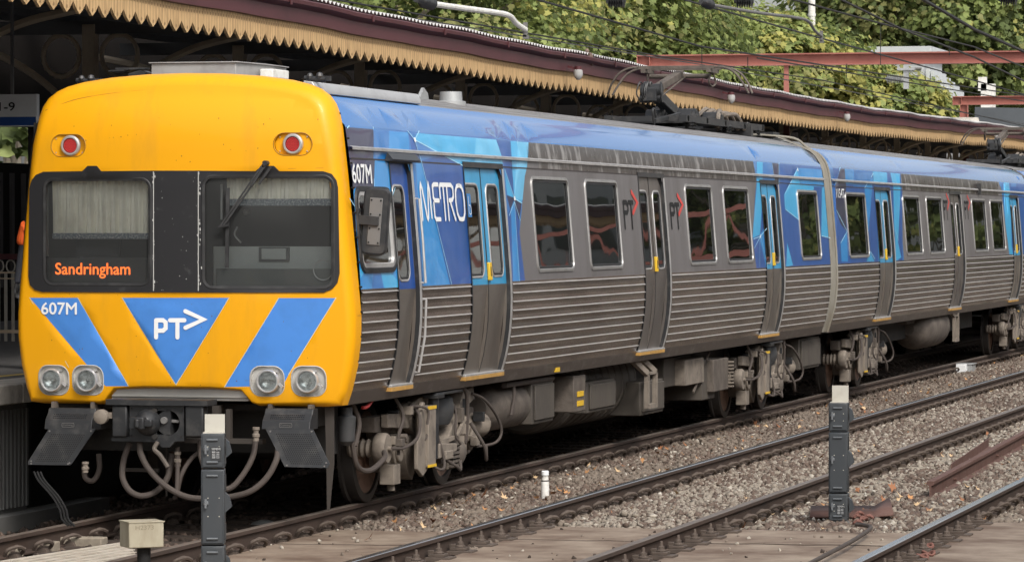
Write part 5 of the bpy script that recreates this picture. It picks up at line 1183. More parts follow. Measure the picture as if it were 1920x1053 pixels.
# ================================================================ PLATFORM
pe = -1.85
m = M(); m.add([(pe-.28,-40,1.10),(pe-.28,150,1.10),(-30,150,1.10),(-30,-40,1.10)], [(0,1,2,3)]); m.bb(-30,pe-.75,-40,150,-.22,1.05)
plat = struct(m.build('platform', ASPH))
m = M()
for k in range(60): m.bb(pe-.55,pe,-12+k*1.6+.006,-12+(k+1)*1.6-.006,.93,1.105)
struct(m.build('platform_coping', PLATC, bevel=.012))
m = M(); m.bb(pe-.9,pe-.82,-40,150,1.101,1.104); struct(m.build('platform_yellow_line', mat('yellow_line_paint', (.5,.36,.08), .7)))
m = M(); 
for k in range(60): m.bb(pe-.20,pe-.17,-4+k*.09,-4+k*.09+.045,-.02,.86)
m.bb(pe-.26,pe-.20,-12,1.38,-.2,.90)
m.bb(pe-.26,pe-.02,-12,3.0,-.21,-.06)
tag(m.build('corrugated_screen', mat('screen_dark_grey', (.17,.17,.165), .6), base=(pe-.6,-8,-.2)), 'grey corrugated screen closing the gap below the platform edge', 'screen')
# other platform beside the camera (reflected in the train windows)
m = M(); m.bb(9.55,30,-60,150,-.22,1.10); struct(m.build('platform', PLATC))
# fence on the far platform
p = on_x(0,640,-6.0)
fnc = thing('platform_fence', (-8,12.7,1.1), 'white iron fence with ring tops and a maroon rail, left of the train front', 'fence')
FY = 12.7
m = M(); m.bb(-13,-4.2,FY-.04,FY+.04,2.10,2.17); m.build('top_rail', MAROON, fnc)
m = M(); m.bb(-13,-4.2,FY-.02,FY+.02,1.93,1.95); m.bb(-13,-4.2,FY-.02,FY+.02,1.86,1.875); m.bb(-13,-4.2,FY-.02,FY+.02,1.2,1.24); m.build('rail', BEIGEI, fnc)
m = M(); x = -12.9
IRON = mat('pale_fence_iron', (.42,.39,.34), .6)
while x < -4.3: m.bb(x-.016,x+.016,FY-.015,FY+.015,1.1,1.93); x += .095
stuff(m.build('bars', IRON, fnc)) if False else m.build('railing', IRON, fnc)
m = M(); x = -12.85
while x < -4.3: m.tube([(x+.058*math.cos(k*math.pi/5),FY,2.02+.075*math.sin(k*math.pi/5)) for k in range(11)], .010, 5, smooth=False); x += .15
m.build('ring_ornament', IRON, fnc)

# ================================================================ ADDED DARK WALL BEHIND, CANOPY
VE = -2.0                                                   # canopy edge x
def canopy(name, xe, sgn_, y0, y1, label, group=None, wave=True, colstep=6.2, ycol=17.6, detail=True, zoff=0):
    cn = thing(name, (xe,y0,1.1), label, 'canopy', group)
    def zv(y): return float(np.interp(y,[-22,0,8,16,27,36,46,56,68,175],[.02,0,-.042,-.085,-.12,-.155,-.15,-.075,.03,.1]))+(.008*math.sin(y*.9)+.006*math.sin(y*2.1) if wave else 0)
    zb = 4.50+zoff; N = int((y1-y0)/.48)
    m = M(); th = .03; pitch = .33; nb = int((y1-y0)/(pitch/4))
    # valance: boards with pointed teeth every fourth board
    top = []; bot = []
    for i in range(nb+1):
        y = y0+i*pitch/4; k = i % 4; t = 0
        z = zb+zv(y)+ (.115 if k == 0 else .045 if k in (1,3) else 0)
        top.append((y, zb+.29+zv(y))); bot.append((y, z))
    vs = []
    for X in (xe, xe-sgn_*th):
        vs += [(X,y,z) for y, z in top]+[(X,y,z) for y, z in bot]
    n_ = len(top); fs = []
    for o in (0, 2*n_):
        fs += [(o+i,o+i+1,o+n_+i+1,o+n_+i) for i in range(n_-1)]
    fs += [(n_+i,n_+i+1,3*n_+i+1,3*n_+i) for i in range(n_-1)]
    m.add(vs, fs); val = m.build('valance', VAL, cn, smooth=False)
    m = M()
    for i in range(0, nb):
        y = y0+(i+.5)*pitch/4; z = zb+.285+zv(y)
        if detail:
            for dz in (.045,): m.add([(xe+sgn_*.002,y-.012,z-dz-.03),(xe+sgn_*.002,y+.012,z-dz-.03),(xe+sgn_*.002,y+.012,z-dz),(xe+sgn_*.002,y-.012,z-dz)], [(0,1,2,3)])
            yb = y0+i*pitch/4; m.add([(xe+sgn_*.0015,yb-.004,z-.005),(xe+sgn_*.0015,yb+.004,z-.005),(xe+sgn_*.0015,yb+.004,z-.24),(xe+sgn_*.0015,yb-.004,z-.24)], [(0,1,2,3)])
            if i % 4 == 2: m.add([(xe+sgn_*.002,yb+.02*math.cos(g),zb+zv(yb)+.055+.02*math.sin(g)) for g in [j*1.047 for j in range(6)]], [tuple(range(6))])
    if m.v: m.build('nail_mark', mat('valance_gap', (.26,.16,.075), .9), val, smooth=False)
    # fascia beam and gutter
    m = M(); P = []
    sec = [(.02,.275),(.05,.28),(.05,.43),(.09,.445),(.12,.475),(.125,.515),(.105,.53),(-.05,.53),(-.05,.275)]
    ks = int((y1-y0)/1.0)
    for i in range(ks+1):
        y = y0+(y1-y0)*i/ks; P.append([Vector((xe+sgn_*a, y, zb+b+zv(y))) for a, b in sec])
    loops(m, P, 0); fa = m.build('fascia', MAROON, cn, smooth=True, angle=30)
    y = y0
    while y < min(y1,150): m = M(); m.bb(min(xe+sgn_*.135,xe+sgn_*.128),max(xe+sgn_*.14,xe+sgn_*.128),y,y+.05,zb+.45+zv(y),zb+.533+zv(y)); y += 3.05; m.build('gutter_bracket', MAROON, fa)
    # corrugated roof sheet
    m = M(); nc = int((y1-y0)/.0375); xi = xe-sgn_*8
    vs = []
    for i in range(nc+1):
        y = y0+i*.0375; d = .022*math.sin(i*math.pi/2+.4); vs += [(xe+sgn_*.09,y,zb+.565+d+zv(y)),(xi,y,zb+1.4+d)]
    m.add(vs, [(2*i,2*i+1,2*i+3,2*i+2) for i in range(nc)]); m.build('roof_sheet', CORR, cn, smooth=False)
    m = M()
    for k in range(100):
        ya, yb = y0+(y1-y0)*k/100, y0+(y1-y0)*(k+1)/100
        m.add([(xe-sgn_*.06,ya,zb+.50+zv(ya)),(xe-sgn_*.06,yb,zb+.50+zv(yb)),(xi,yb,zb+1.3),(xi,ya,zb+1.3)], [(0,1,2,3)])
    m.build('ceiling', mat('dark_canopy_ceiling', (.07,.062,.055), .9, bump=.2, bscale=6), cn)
    if detail:
        y = ycol-colstep*4
        while y < min(y1,110):
            X = xe-sgn_*5.7
            zc = zb-.02; m = M(); m.bb(X-.09,X+.09,y-.09,y+.09,1.1,zc+.75); m.build('column', BEIGEI, cn, bevel=.01)
            m = M(); m.bb(X-1.9,X+1.9,y-.06,y+.06,zc+.62,zc+.80); m.build('cross_beam', GREYI, cn)
            m = M()
            for s in (-1,1):
                m.tube([(X+s*.42+.26*math.cos(k*math.pi/10),y,zc+.33+.28*math.sin(k*math.pi/10)) for k in range(21)], .035, 6, smooth=False)
                m.tube([(X+s*.12,y,zc-1.0),(X+s*.35,y,zc-.35),(X+s*.85,y,zc+.1),(X+s*1.5,y,zc+.42),(X+s*2.3,y,zc+.60)], .055, 6)
            m.build('arch_bracket', BEIGEI, cn)
            y += colstep
        m = M()
        for k in range(5): X = xe-sgn_*(1.6+1.5*k); m.bb(X-.04,X+.04,y0,min(y1,110),zb+.42+.12*k,zb+.52+.12*k)
        m.build('purlin', GREYI, cn)
    return cn
canopy('platform_canopy', VE, 1, -22, 175, 'long station canopy with cream saw-tooth timber valance and maroon gutter behind the train')
canopy('platform_canopy', 12.9, -1, -45, 64, 'canopy over the near platform, seen only mirrored in the train windows', detail=True)
# buildings added behind the camera, to be mirrored in the glass
nb = thing('added_building', (19,0,1.1), 'dark building added on the near platform to darken the window reflections', 'building')
m = M(); m.bb(19,19.5,-50,52,1.05,5.6); m.build('wall', DARKW, nb); m = M()
for k in range(14): m.bb(18.9,19.0,-44+k*7,-42.8+k*7,1.1,4.6)
m.build('pilaster', GREYI, nb); m = M()
for k in range(14): m.bb(18.96,19.0,-41+k*7,-38.5+k*7,2.2,3.9)
m.build('window', MATS['cab_rear_window'], nb)
fb = thing('footbridge', (16,69,0), 'red steel footbridge beyond the near platform, seen only mirrored in the windows', 'footbridge')
m = M(); m.bb(11.6,28,68.6,68.9,3.3,3.5); m.bb(11.6,28,68.6,68.9,4.75,4.9); x = 11.6
while x < 27: m.bar((x,68.7,3.4),(x+.9,68.7,4.8),.1,.12); m.bar((x+.9,68.7,4.8),(x+1.8,68.7,3.4),.1,.12); x += 1.8
m.build('girder', REDB, fb)
for x in (12.2,17,22): m = M(); m.bb(x-.16,x+.16,68.4,68.7,-.2,3.1); m.tube([(x,68.3,1.6),(x+.3,68.3,2.5),(x+1.2,68.3,3.1)],.11,6); m.tube([(x,68.3,1.6),(x-.3,68.3,2.5),(x-1.2,68.3,3.1)],.11,6); m.build('post', REDB, fb)
ob = thing('added_office_building', (24,95,0), 'pale office building with window bands, added to be mirrored in the windows', 'building')
m = M(); m.bb(21,40,78,135,-.2,16); m.build('wall', mat('pale_office_wall', (.55,.55,.53), .7), ob)
for j in range(4):
    for k in range(11): m = M(); m.bb(20.95,21.0,79+k*5,82.4+k*5,1.2+j*3.6,3.3+j*3.6); m.build('window', MATS['cab_rear_window'], ob)
# dark rear wall added to keep light out under the canopy
sb = thing('added_building', (-10.8,60,1.1), 'dark wall added behind the platform to keep the space under the canopy black', 'building')
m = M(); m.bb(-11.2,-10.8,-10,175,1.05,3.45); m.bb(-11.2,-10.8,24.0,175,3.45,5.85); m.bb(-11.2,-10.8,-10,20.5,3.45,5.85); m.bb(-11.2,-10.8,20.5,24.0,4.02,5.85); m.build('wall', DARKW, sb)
m = M(); m.bb(-10.8,-4.9,172,172.4,1.05,5.8); m.build('end_wall', DARKW, sb)
m = M()
y = 20
while y < 60: m.bb(-10.79,-10.74,y,y+.09,1.6,3.3); y += .45
m.build('louvre', mat('louvre_dark', (.05,.045,.045), .8), sb)
# hanging sign
SY = 8.0; a = on_y(69,237,SY); b = on_y(-200,179,SY)
sg = thing('platform_sign', ((a.x+b.x)/2,SY,a.z), 'white hanging platform sign reading 1-9 over a blue band, at the left edge', 'sign')
m = M(); m.bb(b.x,a.x,SY,SY+.08,a.z,b.z); m.build('board', mat('sign_white', (.62,.62,.63), .5), sg, bevel=.004)
c_ = on_y(69,219,SY); d_ = on_y(69,235,SY); m = M(); m.bb(b.x,a.x-.01,SY-.004,SY,d_.z,c_.z); m.build('blue_band', mat('sign_blue', (.01,.06,.25), .5), sg)
m = M(); t0 = on_y(-1,208,SY); t1 = on_y(28,192,SY); text(m, '1-9', t0.x, t1.x, t0.z, t1.z, lambda x,z,o: Vector((x,SY-.002-o,z)), .003, bold=.012); m.build('lettering', BLK, sg, smooth=False)
m = M(); 
for x in (a.x-.3, b.x+.3): m.bb(x-.015,x+.015,SY+.02,SY+.05,b.z,5.3)
m.build('hanger', GREYI, sg)
# canopy lamps
for k, (u, v) in enumerate(((1084,138),(1371,184),(1588,219),(1869,255))):
    p = on_x(u, v, VE+.22); t = thing('canopy_lamp', p, ['round white lamp under the canopy gutter, just left of the pantograph','round white lamp under the canopy gutter, right of the pantograph','round white lamp under the canopy gutter, above the gangway between carriages','round white lamp under the canopy gutter, nearest the right edge'][k], 'lamp', 'white lamps along the canopy gutter')
    m = M(); m.lathe(p+Vector((0,0,-.09)), p+Vector((0,0,.06)), [(0,.02),(.2,.05),(.5,.068),(.9,.062),(1,.03)], 18); m.build('lamp_shade', mat('lamp_glass_grey', (.42,.41,.40), .5), t)
    m = M(); m.bar(p+Vector((-.01,0,.06)), p+Vector((-.15,0,.10)), .03, .03); m.cyl(p+Vector((0,0,.055)), p+Vector((0,0,.10)), .05); m.build('bracket', MAROON, t)

# ================================================================ OVERHEAD LINE
def gantry(depth_u, ztop, zbot, Y, x0, x1, label, posts, struts=()):
    g = thing('overhead_gantry', (x0,Y,0), label, 'gantry', 'red gantries over the tracks')
    m = M(); m.bb(x0,x1,Y-.14,Y+.14,ztop-.03,ztop); m.bb(x0,x1,Y-.14,Y+.14,zbot,zbot+.03); m.bb(x0,x1,Y-.012,Y+.012,zbot+.03,ztop-.03)
    x = x0+.02
    m.bb(x0,x0+.02,Y-.13,Y+.13,zbot+.03,ztop-.03); m.bb(x0+.30,x0+.315,Y-.13,Y-.012,zbot+.03,ztop-.03); m.build('beam', REDB, g)
    for x in posts: m = M(); m.bb(x-.14,x-.115,Y-.13,Y+.13,-.2,zbot); m.bb(x+.115,x+.14,Y-.13,Y+.13,-.2,zbot); m.bb(x-.115,x+.115,Y-.01,Y+.01,-.2,zbot); m.build('post', REDB, g)
    for x in struts: m = M(); m.prism([(x-.07,zbot),(x+.03,zbot),(x+.12,-.0),(x-.12,-.0)],'y',Y-.04,Y+.04); m.build('strut', REDB, g)
    return g
GY = 57.0
a = on_y(1196,104,GY); b = on_y(1196,126,GY); x1 = on_y(2100,110,GY).x
c_ = on_y(1476,150,GY)
gantry(0, a.z, b.z, GY, a.x, 17, 'nearer red steel gantry beam crossing above the canopy in front of the trees', [a.x+.45, 16.5], [c_.x])
m = M(); p = on_y(1698,130,GY-.3); m.bb(p.x-.06,p.x+.06,GY-.25,GY-.17,p.z-.45,p.z+.1); m.bb(p.x-.2,p.x+.2,GY-.3,GY-.1,p.z-.02,p.z+.03)
q0 = on_y(1660,148,GY-.22); q1 = on_y(1694,148,GY-.22); m.lathe(q0,q1,[(0,.03)]+[(k/10+j, r) for k in range(1,10) for j, r in ((0,.05),(.03,.11),(.06,.05))]+[(1,.03)],12)
tag(m.build('wire_insulator', GALV, base=q0), 'ribbed insulator hung under the nearer red gantry beam', 'insulator', 'insulators on the overhead wires')
GY2 = 105.0
a = on_y(1787,181,GY2); b = on_y(1787,197,GY2); c_ = on_y(1808,215,GY2)
gantry(0, a.z, b.z, GY2, a.x, 17, 'farther red steel gantry beam at the right edge, lower in the view', [c_.x, 16.5])
m = M(); p = on_y(1808,226,GY2); m.lathe((p.x,GY2,p.z-1),(p.x,GY2,p.z+.1),[(0,.75),(.8,.75),(.82,.55),(1,.5)],20); tag(m.build('chimney_cap', PLATC, base=(p.x,GY2,p.z-1)), 'pale round capped vent below the end of the farther red gantry', 'roof vent')
m = M(); q0 = on_y(1852,160,GY2+3); m.bb(q0.x-.25,q0.x+.25,GY2+3,GY2+3.3,q0.z-.8,q0.z+.05); m.bb(q0.x-.35,q0.x-.05,GY2+3,GY2+3.2,q0.z-.2,q0.z+.3); tag(m.build('signal_housing', WPIPE, base=(q0.x,GY2+3,q0.z-.8)), 'small white box standing on the farther red gantry beam', 'box')
# cross portal above the frame carrying the registration arms
PY = 22.0
pt = thing('overhead_portal', (-12,PY,0), 'steel portal just above the view carrying the white registration arms', 'gantry')
m = M(); m.bb(-12.1,8.7,PY-.12,PY+.12,6.75,7.05); m.build('beam', REDB, pt)
for x in (-12,8.6): m = M(); m.bb(x-.12,x+.12,PY-.12,PY+.12,-.2,6.75); m.build('post', REDB, pt)
def wire(pts, X, r, label, ext=True):
    P = [on_x(u, v, X) for u, v in pts]
    d0 = (P[0]-P[1]).normalized(); d1 = (P[-1]-P[-2]).normalized()
    if ext: P = [P[0]+d0*14]+P+[P[-1]+d1*25]
    m = M(); m.tube(P, r, 5, smooth=False); o = m.build('overhead_wire', WIREM, base=P[0]); tag(o, label, 'wire', 'overhead wires'); return P
wire([(1100,26),(1313,87),(1668,141)], 0, .014, 'thick overhead wire that ends at the insulator under the red beam')
wire([(1698,154),(1920,190)], .0, .012, 'overhead wire leaving the ribbed insulator towards the right edge')
wire([(631,0),(1240,106),(1540,150),(1783,205)], -1.0, .011, 'thin overhead wire running lowest along the tree line beside the canopy')
wire([(1284,0),(1540,72),(1723,122),(1920,177)], 0.3, .014, 'overhead wire passing the bent end of the right registration arm')
wire([(1489,0),(1655,45),(1826,88),(1920,126)], 3.4, .012, 'overhead wire entering at the top beside the white mast')
wire([(1578,0),(1689,54),(1826,107),(1920,152)], 3.5, .014, 'overhead wire just right of the white mast top')
wire([(1732,0),(1826,55),(1920,97)], 7.1, .013, 'steep dark overhead wire at the upper right corner')
wire([(1100,87),(1313,121),(1591,171),(1783,207)], -2.6, .010, 'faint overhead wire crossing behind the pantograph head')
m = M()
for u, v0, v1, X in ((1316,88,120,0),(1402,107,130,0),(1587,120,145,0),(1651,44,122,.3),(1780,85,104,3.4),(1388,0,30,0)):
    a = on_x(u,v0,X); b = on_x(u,v1,X); b.y = a.y; m.tube([a,b],.007,5,smooth=False)
tag(m.build('dropper_wires', WIREM), 'short vertical dropper wires between the overhead wires', 'wire') ; 
def arm(name, pts, X, r, label):
    P = [on_x(u,v,X) for u, v in pts]
    for i, p in enumerate(P): pass
    t = thing('registration_arm', P[0], label, 'overhead arm')
    m = M(); m.tube(P, r, 10, smooth=True); m.build('arm_tube', WPIPE if name == 'a' else GREYI, t)
    m = M(); q = P[0]; m.lathe(q+Vector((0,.1,0)), q+Vector((0,-.5,.02)), [(0,.035),(.1,.07),(.2,.035),(.3,.07),(.4,.035),(.5,.07),(.6,.035),(1,.035)], 12); m.bar(q+Vector((0,-.1,0)), Vector((q.x,q.y-.1,6.8)), .05,.05)
    m.build('arm_insulator', DGREY, t)
    m = M(); q = P[-1]; m.box(q,(.04,.06,.16)); m.box(q+Vector((0,.02,-.08)),(.05,.1,.04)); m.build('wire_clamp', GREYI, t)
arm('a', ((806,7),(870,16),(930,24),(955,30),(968,44),(985,56)), .4, .030, 'white bent registration arm over the left part of the canopy')
arm('b', ((1330,9),(1420,24),(1490,33),(1515,40),(1528,58),(1540,68)), .8, .022, 'grey bent registration arm at the top, left of the white mast')
for k, (u, v) in enumerate(((1155,2),(1395,2),(1890,-2))):
    q0 = on_y(u-18,v,PY); q1 = on_y(u+18,v,PY); m = M(); m.lathe(q0,q1,[(0,.03)]+[(kk/8+j, r) for kk in range(1,8) for j, r in ((0,.045),(.04,.10),(.08,.045))]+[(1,.03)],12); m.bar((q0+q1)/2,Vector(((q0.x+q1.x)/2,PY,6.8)),.04,.04)
    tag(m.build('wire_insulator', DGREY, base=q0), ['dark ribbed insulator at the top edge above the pigeon','dark ribbed insulator at the top edge beside the grey arm','small dark insulator at the top right corner'][k], 'insulator', 'insulators on the overhead wires')

# ================================================================ TREES, MAST, STEPPED BUILDING
GL = [mat('leaf_%s' % n_, c, .6, var=.25, spec=.3) for n_, c in (('mid_green',(.23,.285,.09)),('light_green',(.35,.41,.14)),('dark_green',(.14,.18,.065)),('yellow_green',(.48,.46,.14)),('olive',(.29,.29,.11)))]
for g_ in GL:
    t_ = g_.node_tree; pb = t_.nodes['Principled BSDF']; mo = t_.nodes['Material Output']; tl_ = t_.nodes.new('ShaderNodeBsdfTranslucent'); ms = t_.nodes.new('ShaderNodeMixShader'); ms.inputs[0].default_value = .4
    src_ = pb.inputs['Base Color'].links[0].from_socket; t_.links.new(src_, tl_.inputs[0]); t_.links.new(pb.outputs[0], ms.inputs[1]); t_.links.new(tl_.outputs[0], ms.inputs[2]); t_.links.new(ms.outputs[0], mo.inputs[0])
BARK = mat('plane_tree_bark', (.20,.17,.13), .9, dirt=(.33,.30,.24), dscale=3, damt=.8, bump=.3)
LT = np.array([(math.cos(math.radians(d))*r, math.sin(math.radians(d))*r) for d, r in ((-90,.6),(-20,.85),(15,.5),(50,1.0),(72,.6),(100,1.1),(130,.55),(155,.9),(200,.85))])
def tree(c, R3, n, wts, label, ls=(.13,.22), seed=1, nclump=150, trunk_top=None):
    rng = np.random.default_rng(seed); c = Vector(c)
    t = thing('plane_tree', (c.x,c.y,0), label, 'tree', 'plane trees behind the station')
    # clumps over the ellipsoid shell and inside
    d = rng.normal(size=(nclump,3)); d /= np.linalg.norm(d,axis=1)[:,None]; rad = rng.uniform(.55,1.0,nclump)**.6
    cc = d*rad[:,None]*np.array(R3); cr = rng.uniform(.65,1.25,nclump)
    which = rng.integers(0,nclump,n); off = rng.normal(size=(n,3)); off /= np.linalg.norm(off,axis=1)[:,None]; off *= (rng.uniform(0,1,n)**.45)[:,None]
    off[:,2] *= .65; P = cc[which]+off*cr[which][:,None]*R3[0]*.22
    K = len(LT); S = rng.uniform(*ls,n)
    # leaf planes: facing outwards and upwards with scatter
    nrm_ = off*.6+d[which]*.5+np.array((0,0,.7))+rng.normal(0,.45,(n,3)); nrm_ /= np.linalg.norm(nrm_,axis=1)[:,None]
    ref = rng.normal(size=(n,3)); a = np.cross(nrm_,ref); a /= np.linalg.norm(a,axis=1)[:,None]; b = np.cross(nrm_,a)
    V = P[:,None,:]+(a[:,None,:]*LT[None,:,0:1]+b[:,None,:]*LT[None,:,1:2]-nrm_[:,None,:]*(np.abs(LT[None,:,0:1])**2*.3))*S[:,None,None]
    V = V.reshape(-1,3); F = (np.arange(n)*K)[:,None]+np.arange(K)[None]
    cl = rng.choice(len(wts), nclump, p=wts)[which]; rr = rng.uniform(0,1,n); alt = rng.choice(len(wts), n, p=wts); mi = np.where(rr < .6, cl, alt)
    o = big_mesh('crown', V, F, GL, mi); o.parent = t; o.location = (0,0,c.z)
    m = M(); z0 = c.z-R3[2]*.2
    m.lathe((c.x,c.y,0),(c.x,c.y,z0),[(0,.42),(.1,.33),(1,.22)],12)
    rd = random.Random(seed)
    for k in range(16):
        i = rd.randrange(nclump); e = Vector(cc[i])*.85+c; s = Vector((c.x,c.y,z0*(.55+.4*rd.random()))); mid = (s+e)/2+Vector((0,0,.5)); m.tube([s,mid,e], .05+.04*rd.random(), 6)
    m.build('trunk', BARK, t)
    return t
tree((15.5,92,5.0), (4,4,4.2), 9000, (.3,.3,.2,.1,.1), 'tree beside the tracks beyond the footbridge, added for the window reflections', (.16,.26), 31, 80)  # this tree and the next are added for the window reflections
tree((14.5,124,5.5), (4,5,4.6), 9000, (.3,.3,.2,.1,.1), 'farther tree beside the tracks, added to be mirrored in the second carriage', (.18,.3), 32, 80)
T = [ (620,40,(7,6,6),(.36,.22,.24,.05,.13),'mid green plane tree at the far left above the canopy',1,98),
      (890,40,(7.5,6,6.4),(.36,.28,.20,.06,.10),'green plane tree above the canopy near the white registration arm',2,112),
      (1090,60,(5.6,6,6.4),(.26,.34,.12,.18,.10),'light green plane tree left of the red gantry end',3,128),
      (1370,150,(5.2,5,2.6),(.18,.30,.08,.32,.12),'yellowing plane tree behind the middle of the nearer red gantry',4,146),
      (1600,212,(3.7,4,2.0),(.16,.32,.06,.36,.10),'low yellow-green tree in front of the stepped grey building',5,148),
      (1770,20,(7.6,7,6),(.34,.18,.34,.04,.10),'dark green plane tree right of the white mast',6,190),
      (1890,60,(11,8,9.5),(.38,.20,.30,.04,.08),'dark green plane tree at the upper right corner',7,214) ]
for u, v, R3, wts, lab, seed, D in T:
    c = at_depth(u, v, D); tree(c, R3, 62000 if R3[0] > 5.3 else 36000, wts, lab, (.075*D/100,.13*D/100), seed, 230)
c = at_depth(30, 300, 80); tree(c, (4,4,4), 7000, (.3,.2,.3,.1,.1), 'shaded tree seen below the hanging sign at the left edge', (.16,.26), 11, 70)
for k, (u, v, D) in enumerate(((740,20,130),(930,20,150),(960,60,165),(1890,60,250))):
    c = at_depth(u, v, D); tree(c, (9,5,7), 24000, (.3,.15,.4,.05,.1), ['distant tree filling the gaps behind the far left tree','distant tree behind the registration arm tree','distant tree behind the light green tree','distant tree behind the stepped building'][k], (.17,.28), 20+k, 160)
m = M(); D = 156; a = at_depth(1522,86,D); a0 = at_depth(1522,86,D); m.lathe((a.x,a.y,0),(a.x,a.y,17),[(0,.22),(.6,.15),(1,.11)],14); m.cyl((a.x,a.y,a.z+1.2),(a.x,a.y,a.z+1.3),.17,14)
tag(m.build('white_mast', WPIPE, base=(a.x,a.y,0)), 'tall plain white mast rising between the trees', 'mast')
# stepped grey building
D = 150
bd = thing('stepped_building', at_depth(1690,180,D), 'pale grey building with stepped slatted wall, behind the red gantry', 'building')
bd.location.z = 0; ORG[bd.name] = Vector(bd.location)
bc = at_depth(1690,92,D)
a = at_depth(1620,88,D); b = at_depth(1750,104,D); y = a.y
PG = mat('pale_grey_cladding', (.50,.52,.53), .6, dirt=(.4,.42,.43), damt=.5)
m = M(); m.prism([(a.x,b.z),(b.x,b.z),(b.x,a.z-.0),(a.x+.1,a.z)],'y',y,y+5); m.build('roof', PG, bd)
m = M(); m.bb(a.x+.5,b.x-.3,y+.3,y+5,0,b.z); m.build('wall', PG, bd)
for k in range(6):
    p0 = at_depth(1738+k*8.5,126+k*8,D-1); p1 = at_depth(1746+k*8.5,188,D-1); m = M(); m.bb(p0.x,p1.x-.03,p0.y-.2,p0.y+3,0,p0.z); m.build('stair_panel', PG, bd)
m = M(); 
for k in range(3): p0 = at_depth(1700,128+k*14,D-.3); m.bb(a.x+.7,b.x-.4,y+.2,y+.29,p0.z-.05,p0.z+.02)
m.build('window_band', GREYI, bd)
# dark roof at the right edge behind the second gantry
p0 = at_depth(1815,198,158); p1 = at_depth(1990,240,158); m = M(); m.prism([(p0.x,p1.z),(p0.x,p0.z),(p1.x+8,p0.z-.35),(p1.x+8,p1.z)],'y',p0.y+2,p0.y+9); m.bb(p0.x+.2,p1.x+7.5,p0.y+2.2,p0.y+8.8,0,p1.z)
tag(m.build('station_roof', mat('dark_slate_roof', (.09,.10,.11), .5), base=(p0.x,p0.y,0)), 'dark grey low roof at the right edge below the farther red gantry', 'building')

